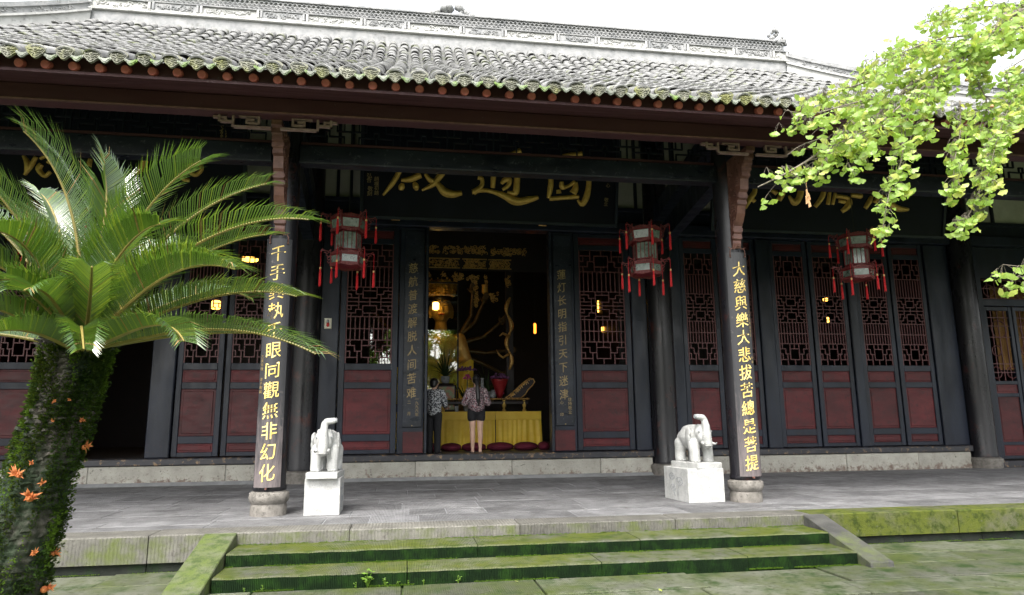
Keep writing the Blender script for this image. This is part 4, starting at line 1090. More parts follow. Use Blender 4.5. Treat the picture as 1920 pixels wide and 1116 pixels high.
def make_elephant(q, label, loc, rz, sc):
    E_ = thing('elephant_statue', label, 'statue', loc, rz, 'granite elephants on pedestals'); E_.scale = sc
    MB().box(-.195, .195, -.335, .30, 0, .075, .008).build('plinth', X['granite'], E_)
    link('body', elephant_mesh(q), E_, (0,0,.072))
    for s_ in (-1, 1):       # ears: thick hanging flaps with a rolled upper edge
        rt = Matrix.Rotation(s_*.22, 3, 'Z')
        m_ = blob([('e', (s_*.150,-.095,.405), (.030,.080,.085), rt), ('e', (s_*.156,-.090,.335), (.028,.072,.095), rt), ('e', (s_*.152,-.105,.265), (.022,.042,.06), rt)], .006, 2)
        m_.materials.append(X['granite']); link('ear', m_, E_, (0,0,.072))
        m_ = blob([('c', (s_*.065,-.295,.275), .024, (s_*.088,-.365,.255), .014), ('c', (s_*.088,-.365,.255), .014, (s_*.092,-.395,.275), .008)], .006, 2)
        m_.materials.append(X['granite']); link('tusk', m_, E_, (0,0,.072))
        MB().ball((s_*.098,-.272,.43), .013, 8, 5).build('eye', X['granite2'], E_, True, (0,0,.072))
        for fy in (-.155, .195):
            for k in (-1, 0, 1): MB().ball((s_*.106+k*.034, fy-.068+.010*abs(k), .02), .016, 7, 5).build('toenail', X['granite'], E_, True, (0,0,.072))
    for i in range(7):       # rings carved across the lower trunk
        z = .235 + i*.024; MB().tube([(.066*math.cos(a), -.318-.062*math.sin(a)+(i*.0035), z) for a in [math.pi*k/8 for k in range(9)]], .0055, 5).build('trunk_ring', X['granite'], E_, True, (0,0,.072))
    MB().tube([(q*.150,-.288,.637),(q*.166,-.289,.638)], [.033,.024], 12).build('trunk_tip', X['granite2'], E_, False, (0,0,.072))
    return E_
make_elephant(1, 'white granite elephant with raised trunk seen head-on, left of the steps', (-.965, 9.10, .800), R(-3), (.96,1,.98))
make_elephant(-1, 'white granite elephant with raised trunk seen three-quarter on, beside right column', (4.05, 9.35, .812), R(9), (1.0,1.05,.98))
def pedestal(x0, x1, y0, y1, z1, label, rz):
    cx, cy = (x0+x1)/2, (y0+y1)/2; hx, hy = (x1-x0)/2, (y1-y0)/2
    t = thing('pedestal', label, 'pedestal', (cx, cy, ZP), rz, 'granite pedestals')
    h = z1 - ZP
    MB().box(-hx, hx, -hy, hy, 0, h-.002, .006).build('block', X['granite'], t)
    rr = random.Random(int(x0*100))
    for side in ('l', 'r'):
        c = MB()
        def pt(u, v, d):
            if side == 'f': return (u*hx*.8, -hy-d, .05+v*(h-.10))
            return ((-hx-d) if side == 'l' else hx+d, u*hy*.82, .05+v*(h-.10))
        def oval(u, v, ru, rv, n=15): c.tube([pt(u + ru*math.cos(2*math.pi*k/(n-1)), v + rv*math.sin(2*math.pi*k/(n-1)), .0005) for k in range(n)], .004, 5, False)
        for u, v, ru, rv in ((-.35,.62,.32,.16),(.38,.78,.28,.13),(.30,.34,.26,.12)):     # lotus leaves with veins on curved stems
            oval(u, v, ru, rv)
            for k in range(7): a = k*.9; c.tube([pt(u, v, .0005), pt(u+ru*.9*math.cos(a), v+rv*.9*math.sin(a), .0005)], .0028, 4)
            c.tube([pt(u, v-rv, .0005), pt(u*.7+.05, v*.5, .0005), pt(u*.4, .02, .0005)], .004, 5)
        c.build('shallow_relief', X['granite2'] if side != 'f' else X['granite'], t, True)
    return t
pedestal(-1.185, -.765, 8.84, 9.40, .800, 'white granite block under the head-on elephant', 0)
pedestal(3.745, 4.275, 8.99, 9.72, .812, 'white granite block with carved side beside the right column', R(4))

# ================================================================== INSIDE THE HALL
FI = .80
def world_kids(root):
    inv = Matrix.Translation(-Vector(root.location))
    def K(mb, nm, mt, sm=False, auto=None):
        o = (mb.build(nm, mt, root, sm) if isinstance(mb, MB) else link(nm, mb, root))
        o.matrix_parent_inverse = inv
        if not isinstance(mb, MB): o.data.materials.append(mt)
        if auto: autosmooth(o.data, auto)
        return o
    return K
alt = thing('altar_table', 'long altar table under a pleated yellow cloth inside the doorway', 'altar', (1.7, 16.6, FI)); K = world_kids(alt)
K(MB().box(-.25, 3.22, 16.34, 17.2, 1.60, 1.68, .01), 'table_top', X['yellow'])
def skirt(x0, x1, y_, z0, z1, amp, seed):
    mb = MB(); n = int((x1-x0)*46); vs = []; fs = []
    for i in range(n+1):
        x = x0 + (x1-x0)*i/n; w = amp*(math.sin(i*1.05 + 1.7*math.sin(i*.13+seed)) + .5*math.sin(i*.41+seed))
        for j in range(7):
            t = j/6; vs.append((x + (.03*t if x > x1-.3 and x1 > 3 else 0) , y_ - .012 + w*(.15+.85*t) - .03*t, z1 - (z1-z0)*t + .006*math.sin(i*.5)*t))
    for i in range(n):
        for j in range(6): fs.append((i*7+j, (i+1)*7+j, (i+1)*7+j+1, i*7+j+1))
    b = len(vs); vs += [(v[0], v[1]+.012, v[2]) for v in vs]; fs += [tuple(b+q for q in f[::-1]) for f in list(fs)]
    return mb.add(vs, fs)
K(skirt(-.25, 2.12, 16.33, .83, 1.60, .022, 1), 'pleated_skirt', X['yellow'], True)
K(skirt(2.14, 3.23, 16.33, .83, 1.60, .022, 4), 'pleated_skirt', X['yellow'], True)
K(MB().fbox(-.25, 2.12, 16.285, 16.338, 1.49, 1.685, .006), 'valance', X['yellow']); K(MB().fbox(2.13, 3.23, 16.285, 16.338, 1.49, 1.685, .006), 'valance', X['yellow'])
K(MB().box(-.2, 3.15, 16.5, 17.1, FI, 1.60), 'table_body', X['darkwood'])
# kneeling cushions
for i, (a, b) in enumerate(((.43,.80),(.82,1.27),(1.29,1.83),(1.86,2.46),(2.48,3.02),(3.04,3.30))):
    cu = blob([('e', ((a+b)/2, 15.75, FI+.085), ((b-a)/2*1.08, .26, .105))], .02, 2)
    vmin = FI+.002
    for v in cu.vertices:
        v.co.z = max(v.co.z, vmin); v.co.x = min(max(v.co.x, a), b)
    cu.materials.append(X['cushion']); o = link('kneeling_cushion', cu)
    tag(o, ('maroon kneeling cushion beside the man in black trousers','maroon kneeling cushion left of the woman','maroon kneeling cushion just behind the woman\'s legs','maroon kneeling cushion right of the woman','second maroon kneeling cushion right of the woman','maroon kneeling cushion nearest the right door jamb')[i], 'cushion', 'kneeling cushions before the altar')
# carved gilt offering table standing on the altar
ot = thing('offering_table', 'low black and gilt carved offering table with scrolled end on altar', 'offering table', (2.0, 16.8, 1.68)); K = world_kids(ot)
K(MB().fbox(.55, 3.02, 16.55, 17.0, 1.965, 2.005, .01), 'top', X['darkwood'])
fr = MB(); rr = random.Random(5)
for i in range(60): fr.ball((.58+2.4*i/59, 16.54, 1.985), rr.uniform(.016,.026), 6, 4)
K(fr, 'gilt_beading', X['goldold'], True)
K(MB().fbox(.6, 2.97, 16.58, 16.62, 1.86, 1.93, .008), 'apron', X['darkwood'])
for xx in (.9, 1.75, 2.38, 2.88):
    K(MB().lathe([(.045,1.682),(.05,1.72),(.025,1.76),(.045,1.82),(.05,1.88),(.03,1.962)], (xx,16.62,0), 10), 'leg', X['gold'])
sc = MB(); Pp = [(2.42,2.006),(2.80,2.006),(2.92,2.10),(2.98,2.20),(3.10,2.32),(3.15,2.40),(3.12,2.47),(3.04,2.49),(2.94,2.44),(2.82,2.34),(2.62,2.16)]
K(MB().prism(Pp, lambda u, v: (u, 16.66, v), lambda u, v: (u, 16.72, v)), 'scroll_panel', X['darkwood']); sc.tube([(u, 16.655, v) for u, v in Pp+Pp[:1]], .014, 6); 
for i in range(30):
    t = rr.random(); u = 2.55+.5*t; v = 2.03+.40*t + rr.uniform(-.02,.06); sc.tube([(u+.03*math.cos(k*.7), 16.655, v+.03*math.sin(k*.7)) for k in range(7)], .008, 5)
K(sc, 'scrolled_end', X['goldold'], False)
# things on the altar
def pot_plant(name, loc, label, n, ln, leaf, pot=True, flower=None, spread=1.0, potm='ceramic'):
    t = thing(name, label, 'pot plant' if not flower else 'flowers', loc); rr = random.Random(len(label)*7+n)
    if pot: MB().lathe([(.07,0),(.10,.04),(.105,.16),(.115,.18),(.10,.18),(.09,.15)], (0,0,0), 14).build('pot', X[potm], t, True)
    mb = MB()
    for i in range(n):
        a = rr.random()*6.28; el = rr.uniform(.5,1.4); L = ln*rr.uniform(.7,1.1); P = []
        for k in range(6):
            q = k/5; P.append(Vector((math.cos(a)*L*q*math.cos(el)*spread, math.sin(a)*L*q*math.cos(el)*spread*.6, .16 + L*q*math.sin(el) - .5*L*q*q*(1.3-el))))
        s_ = Vector((-math.sin(a), math.cos(a), 0)); vs = []; fs = []
        for k, p in enumerate(P):
            w = .022*(1-(k/5)**2)+.001; vs += [p-s_*w, p+Vector((0,0,-.006)), p+s_*w]
        for k in range(5): fs += [(k*3,k*3+1,k*3+4,k*3+3),(k*3+1,k*3+2,k*3+5,k*3+4)]
        mb.add(vs, fs)
    mb.build('leaves', X[leaf], t)
    if flower:
        for j, (fc, cnt, h, rad) in enumerate(flower):
            f = MB()
            for i in range(cnt):
                a = rr.random()*6.28; q = math.sqrt(rr.random()); f.ball((rad*q*math.cos(a), rad*.6*q*math.sin(a), h+rr.uniform(-.05,.10)*(1-q)+.06*(1-q)), rr.uniform(.016,.034), 6, 4)
            f.build('blossoms', X[fc], t, True)
    return t
pot_plant('bromeliad', at(840,772,16.62) + Vector((0,.25,.02)), 'dark spiky pot plant before the golden statue', 30, .75, 'leafdark').location = (.98, 17.05, 2.38)
MB().lathe([(.20,-.70),(.20,-.03),(.24,-.0)], (.98,17.05,2.38), 14).build('plant_stand', X['darkwood']); bpy.data.objects['plant_stand']['label'] = 'dark round stand under the spiky pot plant'; bpy.data.objects['plant_stand']['category'] = 'stand'
pot_plant('orchid_basket', (1.52, 17.05, 1.70), 'tall basket of pale purple flowers behind the woman', 14, .9, 'leafdark', True, [('purple', 60, 1.02, .24), ('pink', 14, .80, .12)])
pot_plant('flower_basket', (2.32, 16.95, 2.02), 'bunch of purple flowers in red wrapping on the altar', 10, .5, 'leafdark', False, [('purple', 70, .50, .24), ('pink', 26, .12, .10)])
w_ = MB().lathe([(.06,0),(.09,.1),(.20,.40),(.225,.46)], (2.32,16.95,2.02), 16).build('red_wrapper', X['redwrap'], None, True); tag(w_, 'red paper cone round the purple flowers', 'wrapper')
pot_plant('fern_plant', (2.05, 17.15, 2.0), 'leafy dark plant behind the grey vase', 26, .8, 'leafdark')
v_ = MB().lathe([(.06,0),(.075,.01),(.115,.08),(.125,.14),(.10,.22),(.045,.28),(.035,.34),(.035,.46),(.05,.49),(.03,.49)], (1.86,16.72,2.006), 20).build('vase', X['ceramic'], None, True); tag(v_, 'grey ceramic bottle vase with long neck on the altar', 'vase')
v2 = MB().lathe([(.05,0),(.08,.05),(.07,.14),(.04,.17),(.055,.20)], (2.12,16.72,2.006), 16).build('jar', X['ceramic'], None, True); tag(v2, 'small dark jar between the vase and the flowers', 'jar')
pic = thing('framed_picture', 'small framed picture of fruit and leaves on the altar', 'picture', (1.0, 16.75, 1.69)); K = world_kids(pic)
K(MB().fbox(.76,1.22,16.72,16.76,1.70,2.33,.02), 'frame', X['darkwood'])
K(MB().box(.80,1.18,16.712,16.719,1.74,2.29), 'picture', surf('fruit_picture', (.30,.10,.05), (.16,.20,.08), 7, .3, lo=.45, hi=.55, spots=((.40,.36,.30),9,.6,.65)))
bx = MB().fbox(1.18,1.26,16.45,16.53,1.683,1.82,.006).build('paper_box', X['ceramic']); tag(bx, 'small pale box lying on the yellow altar beside the woman', 'box')

# golden statue
G = thing('golden_statue', 'large golden seated statue with tall filigree crown behind glass', 'statue', (.93, 18.7, FI)); K = world_kids(G)
hc = Vector((.93, 18.5, 4.50))
P = [('e', hc, (.30,.30,.40)), ('e', hc+Vector((0,-.04,-.22)), (.20,.22,.17)), ('c', hc+Vector((0,.03,-.3)), .15, hc+Vector((0,.06,-.6)), .18), ('e', hc+Vector((0,.12,-1.15)), (.62,.34,.55)), ('e', hc+Vector((0,.12,-1.8)), (.60,.40,.6)),
     ('c', hc+Vector((-.5,.1,-.85)), .2, hc+Vector((-.72,.05,-1.5)), .16), ('c', hc+Vector((.5,.1,-.85)), .2, hc+Vector((.72,.05,-1.5)), .16), ('c', hc+Vector((-.72,.05,-1.5)), .16, hc+Vector((-.1,-.35,-1.6)), .11), ('c', hc+Vector((.72,.05,-1.5)), .16, hc+Vector((.1,-.35,-1.6)), .11),
     ('e', hc+Vector((0,0,-2.3)), (1.1,.75,.38)), ('e', hc+Vector((-.75,-.2,-2.25)), (.45,.5,.28)), ('e', hc+Vector((.75,-.2,-2.25)), (.45,.5,.28)),
     ('c', hc+Vector((0,-.28,.06)), .035, hc+Vector((0,-.335,-.09)), .05)]
for s_ in (-1, 1):
    P += [('e', hc+Vector((s_*.30,.02,-.10)), (.05,.08,.20)), ('e', hc+Vector((s_*.12,-.265,.05)), (.085,.05,.045)), ('e', hc+Vector((s_*.055,-.28,-.20)), (.065,.05,.03))]
K(blob(P, .03, 3), 'body', X['statuegold'])
b_ = MB()
for s_ in (-1, 1):
    b_.tube([hc+Vector((s_*x_, -.30+.05*abs(x_), z_)) for x_, z_ in ((.04,.10),(.12,.14),(.20,.10))], .010, 5); b_.tube([hc+Vector((s_*x_, -.318+.07*abs(x_), z_)) for x_, z_ in ((.05,.035),(.12,.03),(.19,.045))], .010, 5)
b_.ball(hc+Vector((0,-.31,.16)), .025, 6, 4); K(b_, 'brows_and_eyes', X['hair'], True)
lp = MB(); lp.tube([hc+Vector((x_, -.315, -.205+.1*x_*x_)) for x_ in (-.09,-.04,0,.04,.09)], [.008,.02,.018,.02,.008], 6); K(lp, 'lips', X['redwrap'], True)
hr = MB().lathe([(.325,.20),(.33,.27),(.30,.32)], hc, 20); K(hr, 'hair_band', X['hair'], True)
cr = MB().lathe([(.315,.30),(.36,.34),(.37,.45),(.42,.62),(.38,.70),(.2,.78)], hc, 24); rr = random.Random(9)
for i in range(240):
    a = rr.random()*6.28; z = rr.uniform(.32,.78); r0 = .36+.06*(z-.32)/.4; cr.ball(hc+Vector((r0*math.cos(a), r0*math.sin(a), z)), rr.uniform(.018,.040), 5, 4)
K(cr, 'crown', X['gold'], True)
def hand_prims(w, d, s):
    d = d.normalized(); side = d.cross(Vector((0,1,0))).normalized(); q = [('e', w+d*.07*s, (.055*s,.03*s,.07*s))]
    for i, (o_, L) in enumerate(((-.045,.095),(-.015,.115),(.015,.11),(.042,.085))):
        b0 = w + d*.11*s + side*o_*s; q.append(('c', b0, .016*s, b0 + d*L*s + Vector((0,-.02*s,0)), .011*s))
    q.append(('c', w+d*.05*s+side*.05*s, .018*s, w+d*.10*s+side*.10*s, .012*s)); return q
for (sx, sz), (ex, ez), (hx, hz) in (((.5,-.75),(.95,-.35),(1.15,.15)), ((.5,-.8),(.85,-.15),(.86,.42)), ((.5,-.95),(1.2,-.75),(1.6,-.4)), ((.5,-1.1),(1.25,-1.2),(1.75,-1.15)), ((.5,-1.2),(1.2,-1.5),(1.65,-1.75)),
                                     ((-.5,-.75),(-.95,-.35),(-1.15,.15)), ((-.5,-.8),(-.85,-.15),(-.86,.42)), ((-.5,-.95),(-1.2,-.75),(-1.6,-.4))):
    s0, e0, h0 = hc+Vector((sx,.25,sz)), hc+Vector((ex,.22,ez)), hc+Vector((hx,.0,hz))
    K(blob([('c', s0, .085, e0, .062), ('c', e0, .062, h0, .042)] + hand_prims(h0, h0-e0, 1.5), .016, 2), 'arm', X['bronze'])
att = MB().lathe([(.05,0),(.09,.05),(.08,.22),(.10,.26)], hc+Vector((1.2,-.02,.42)), 10); K(att, 'small_pagoda', X['gold'], True)
dr = MB(); vs = []; fs = []
for i in range(61):
    x_ = -.9 + 2.4*i/60
    for j in range(6): vs.append((x_+.25, 17.75 - .05*math.sin(i*.9+j*.4) + .06*j*.2, 3.05 - j*.22 - .25*abs(math.sin(x_*2.2))))
for i in range(60):
    for j in range(5): fs.append((i*6+j, (i+1)*6+j, (i+1)*6+j+1, i*6+j+1))
b0 = len(vs); vs += [(v[0], v[1]+.02, v[2]) for v in vs]; fs += [tuple(b0+q for q in f[::-1]) for f in list(fs)]
dp = dr.add(vs, fs); K(dp, 'satin_drape', X['yellow'], True)
st_ = MB().lathe([(1.3,FI),(1.35,FI+.3),(1.15,FI+.5),(1.2,1.9),(1.5,2.0)], (.93,18.9,0), 28); K(st_, 'lotus_throne', X['goldold'], True)

# glass case front and carved gilt screen
gc = thing('glass_case', 'tall framed glass front before the golden statue', 'glass case', (1.4, 17.5, FI)); K = world_kids(gc)
for a, b in ((-.9,.42),(.46,1.30)): K(MB().box(a, b, 17.495, 17.503, 1.9, 5.0), 'pane', X['glass'])
for xx in (-.92, .44, 1.32): K(MB().box(xx-.02, xx+.02, 17.47, 17.53, FI, 5.3), 'post', X['darkwood'])
for z in (1.88, 5.02): K(MB().box(-.94, 1.34, 17.475, 17.525, z-.02, z+.02), 'rail', X['darkwood'])
K(MB().box(-.94, 1.34, 17.48, 17.52, FI, 1.86), 'base_panel', X['darkwood'])
gs = thing('gilt_screen', 'gilt carved canopy hanging over the golden statue', 'carved screen', (1.7, 17.25, 5.2)); K = world_kids(gs)
rr = random.Random(21)
def carve(x0, x1, z0, z1, n, y_=17.2, rim=False):
    mb = MB()
    for i in range(n):
        u, v = rr.uniform(x0+.03,x1-.03), rr.uniform(z0+.03,z1-.03); r0 = rr.uniform(.02,.05); a0 = rr.random()*6
        mb.tube([(u+r0*(1-.07*k)*math.cos(a0+k*.65), y_+rr.uniform(0,.02), v+r0*(1-.07*k)*math.sin(a0+k*.65)) for k in range(8)], .011, 5)
    if rim:
        for z in (z0,z1): mb.box(x0-.02,x1+.02,y_-.0,y_+.04,z-.012,z+.012)
    return mb
K(MB().box(-1.8, 5.2, 17.235, 17.26, 5.30, 5.98), 'backing_board', X['darkwood'])
K(carve(.30, 2.05, 5.72, 5.96, 150), 'carved_valance', X['goldold']); K(carve(2.12, 3.12, 5.70, 5.94, 80), 'carved_valance', X['goldold'])
for a, b in ((.35,1.32),(1.42,2.02),(2.10,2.66)): K(carve(a, b, 5.36, 5.60, 60, rim=True), 'carved_panel', X['goldold'])
for a, b, z0, z1, n in ((.45,.62,5.10,5.25,10),(.82,1.0,5.12,5.25,10),(1.08,1.45,5.02,5.25,26),(1.5,1.74,4.98,5.22,20),(1.70,1.84,4.3,5.2,50),(1.98,2.06,4.85,5.2,16),(2.10,2.36,4.45,4.75,26),(2.50,2.66,4.85,5.2,18)): K(carve(a, b, z0, z1, n), 'carved_bracket', X['goldold'])
K(MB().box(-1.8, 5.2, 17.26, 17.36, 5.98, 6.5), 'top_board', X['darkwood'])
dg = thing('dragon_carving', 'slender gilt dragon carving on a dark post right of the altar', 'carving', (2.62, 17.3, 2.0)); K = world_kids(dg)
K(MB().box(2.56, 2.74, 17.36, 17.5, FI, 6.0), 'post', X['darkwood'])
pts = [Vector((2.62+.07*math.sin(t*2.1), 17.30, 2.75 + t*.30)) for t in [k*.25 for k in range(26)]]
K(MB().tube(pts, [.02+.035*abs(math.sin(k*.5)) for k in range(26)], 8), 'body', X['goldold'], True)
K(MB().tube([(2.62,17.3,3.15),(2.45,17.25,3.05),(2.35,17.22,3.12),(2.28,17.22,3.25)], [.04,.03,.025,.01], 7), 'claw', X['goldold'], True)
K(MB().tube([(2.62,17.3,3.6),(2.45,17.25,3.68),(2.36,17.22,3.6)], [.04,.03,.01], 7), 'claw', X['goldold'], True)
# lamps that are lit in the photograph
def lamp(px, py, Y, sx, sz, mt, label):
    c = at(px, py, Y); t = thing('hanging_lamp', label, 'lamp', c - Vector((0,0,sz)), 0, 'lit lamps inside the hall')
    MB().lathe([(sx*.7,.0),(sx,.02),(sx,sz*1.8),(sx*.7,sz*2)], (0,0,0), 8).build('glowing_shade', X[mt], t)
    MB().lathe([(sx*.9,sz*2),(sx*.4,sz*2+.05)], (0,0,0), 8).tube([(0,0,sz*2),(0,0,7.9-c.z+sz)], .006, 5).build('lamp_cap', X['darkwood'], t)
lamp(817, 574, 17.85, .085, .10, 'lampstrong', 'small lit lamp hanging in front of the golden face')
lamp(1003, 616, 18.2, .035, .14, 'lamporange', 'narrow orange lamp in the dark right of the doorway')
lamp(405, 572, 16.5, .10, .10, 'lamp', 'lit lamp seen through the left door lattice')
lamp(468, 487, 18.5, .22, .04, 'lamp', 'dim wide lamp high behind the left door lattice')
lamp(1131, 618, 17.5, .05, .07, 'lamp', 'lit lamp behind the lattice right of the doorway, lower one')
lamp(1122, 575, 17.9, .03, .16, 'lamp', 'lit lamp behind the lattice right of the doorway, upper one')
lamp(1548, 562, 17.5, .07, .04, 'lamp', 'lit lamp behind the lattice under the rightmost lantern, upper one')
lamp(1552, 600, 17.0, .035, .07, 'lamp', 'lit lamp behind the lattice under the rightmost lantern, lower one')
cu = MB(); vs = []; fs = []
for i in range(41):
    for j in (0, 1): vs.append((14.55+.03*i, 14.9+.04*math.sin(i*1.1), 2.6 if j else 4.7))
for i in range(40): fs.append((i*2,i*2+1,i*2+3,i*2+2))
b0 = len(vs); vs += [(v[0], v[1]+.01, v[2]) for v in vs]; fs += [tuple(b0+q for q in f[::-1]) for f in list(fs)]
tag(cu.add(vs, fs).build('curtain', surf('tan_curtain', (.22,.11,.03), (.30,.16,.05), 3, .8), None, True), 'tan curtain hanging behind the far right ringed doors', 'curtain')

# ================================================================== PEOPLE
def person_woman():
    t = thing('person', 'woman with long black ponytail, floral blouse and black shorts, seen from behind', 'person', (1.50, 14.62, FI), R(4))
    P = []
    for s_ in (-1, 1):
        P += [('c', (s_*.085,0,.86), .092, (s_*.082,.005,.47), .056), ('c', (s_*.082,.005,.47), .056, (s_*.083,-.018,.33), .056), ('c', (s_*.083,-.018,.33), .056, (s_*.080,-.005,.09), .034),
              ('c', (s_*.080,-.025,.04), .034, (s_*.088,.12,.028), .026), ('c', (s_*.080,-.005,.09), .034, (s_*.080,-.015,.04), .036)]
        sh, el, wr = Vector((s_*.165,.0,1.31)), Vector((s_*.235,.02,1.06)), Vector((s_*.055,.26,1.16))
        P += [('c', sh, .052, el, .040), ('c', el, .040, wr, .027)]
        d = Vector((-s_*.25,.25,1)).normalized(); P.append(('c', wr, .028, wr+d*.06, .030))
        for i in range(4): b0 = wr + d*.07 + Vector((s_*.006,-.025+.017*i,0)); P.append(('c', b0, .010, b0+d*(.075-.008*abs(i-1.3))+Vector((-s_*.012,0,0)), .0085))
        P.append(('c', wr+d*.02+Vector((0,-.03,0)), .011, wr+d*.07+Vector((0,-.05,0)), .009))
    P += [('e', (0,.0,.90), (.165,.11,.12)), ('c', (0,0,.98), .115, (0,0,1.25), .13), ('c', (-.10,0,1.29), .075, (.10,0,1.29), .075), ('c', (0,.0,1.34), .052, (0,.015,1.43), .046),
          ('e', (0,.022,1.525), (.073,.090,.108)), ('e', (0,.055,1.475), (.055,.055,.055)), ('c', (0,.10,1.53), .012, (0,.125,1.51), .014), ('e', (.075,.02,1.51), (.012,.02,.03)), ('e', (-.075,.02,1.51), (.012,.02,.03))]
    b = blob(P, .0075, 3); b.materials.append(X['skin']); link('body', b, t)
    P = [('c', (0,-.01,.98), .175, (0,-.01,1.10), .165), ('c', (0,-.01,1.10), .165, (0,0,1.24), .155), ('c', (-.12,0,1.295), .078, (.12,0,1.295), .078), ('e', (0,-.01,.955), (.190,.145,.06))]
    for s_ in (-1, 1): P += [('c', (s_*.165,.0,1.30), .072, (s_*.245,.01,1.05), .078), ('c', (s_*.245,.01,1.05), .078, (s_*.17,.12,1.08), .055)]
    b = blob(P, .012, 3); b.materials.append(X['blouse']); link('blouse', b, t)
    P = [('e', (0,0,.88), (.182,.135,.11))]
    for s_ in (-1, 1): P += [('c', (s_*.090,0,.86), .104, (s_*.094,.0,.73), .098)]
    b = blob(P, .012, 2); b.materials.append(X['blackcloth'])
    for v in b.vertices: v.co.z = max(v.co.z, .665)
    link('shorts', b, t)
    b = blob([('e', (0,-.004,1.545), (.088,.098,.108)), ('c', (0,-.085,1.50), .05, (.0,-.125,1.40), .042), ('c', (0,-.125,1.40), .045, (.012,-.165,1.12), .048), ('c', (.012,-.165,1.12), .048, (.02,-.165,.98), .018)], .010, 2)
    b.materials.append(X['hair']); link('hair', b, t)
    tie = MB().tube([(.04*math.cos(a),-.115+.03*math.sin(a),1.43) for a in [k*math.pi/5 for k in range(11)]], .012, 6); tie.build('hair_tie', X['rubber'], t, True)
    for s_ in (-1, 1):
        b = blob([('c', (s_*.080,-.035,.022), .030, (s_*.090,.12,.018), .034)], .010, 1); b.materials.append(X['blackcloth'])
        for v in b.vertices: v.co.z = min(max(v.co.z, .001), .030)
        link('sandal', b, t)
    return t
pw = person_woman()
def person_man():
    t = thing('person', 'person in patterned black and white shirt and black trousers, half behind the jamb', 'person', (.60, 14.55, FI), R(-25))
    P = [('c', (-.11,0,1.25), .075, (.11,0,1.25), .075), ('c', (0,0,.95), .12, (0,0,1.2), .13), ('c', (0,0,1.28), .055, (0,.015,1.37), .052), ('e', (0,.025,1.455), (.076,.094,.105)), ('e', (0,.06,1.40), (.055,.055,.05)),
         ('c', (0,.11,1.455), .012, (0,.13,1.44), .014), ('e', (.08,.02,1.44), (.012,.02,.03)), ('e', (-.08,.02,1.44), (.012,.02,.03)), ('e', (0,0,.86), (.16,.11,.12))]
    for s_ in (-1, 1):
        el = Vector((s_*.235,.02,1.0)); wr = Vector((s_*.16,.25,.98))
        P += [('c', (s_*.175,0,1.26), .056, el, .044), ('c', el, .044, wr, .030), ('c', wr, .032, wr+Vector((-s_*.02,.06,0)), .034)]
        for i in range(4): b0 = wr+Vector((-s_*.02,.08,.03-.02*i)); P.append(('c', b0, .011, b0+Vector((-s_*.04,.05-.006*i,0)), .009))
        P.append(('c', wr+Vector((0,.04,.035)), .012, wr+Vector((-s_*.01,.09,.06)), .010))
        P += [('c', (s_*.085,0,.82), .085, (s_*.085,0,.46), .06), ('c', (s_*.085,0,.46), .058, (s_*.085,-.01,.08), .04), ('c', (s_*.085,-.02,.045), .04, (s_*.095,.13,.035), .035)]
    b = blob(P, .0085, 3); b.materials.append(X['skin']); link('body', b, t)
    P = [('c', (0,0,.90), .165, (0,0,1.18), .158), ('c', (-.125,0,1.255), .082, (.125,0,1.255), .082), ('e', (0,0,.84), (.172,.13,.06))]
    for s_ in (-1, 1): P += [('c', (s_*.18,0,1.25), .076, (s_*.24,.015,1.02), .068), ('c', (s_*.24,.015,1.02), .066, (s_*.205,.12,.985), .055)]
    b = blob(P, .012, 3); b.materials.append(X['shirt']); link('shirt', b, t)
    P = [('e', (0,0,.82), (.168,.125,.11))]
    for s_ in (-1, 1): P += [('c', (s_*.087,0,.80), .10, (s_*.087,.0,.45), .078), ('c', (s_*.087,.0,.45), .078, (s_*.087,-.01,.07), .070)]
    b = blob(P, .012, 2); b.materials.append(X['blackcloth']); 
    for v in b.vertices: v.co.z = max(v.co.z, .012)
    link('trousers', b, t)
    b = blob([('e', (0,-.002,1.475), (.090,.100,.098)), ('e', (0,-.045,1.42), (.072,.055,.06))], .010, 2); b.materials.append(X['hair']); link('hair', b, t)
    for s_ in (-1, 1):
        b = blob([('c', (s_*.085,-.03,.03), .042, (s_*.096,.14,.028), .040)], .011, 1); b.materials.append(X['blackcloth'])
        for v in b.vertices: v.co.z = max(v.co.z, .001)
        link('shoe', b, t)
    return t
pm = person_man()

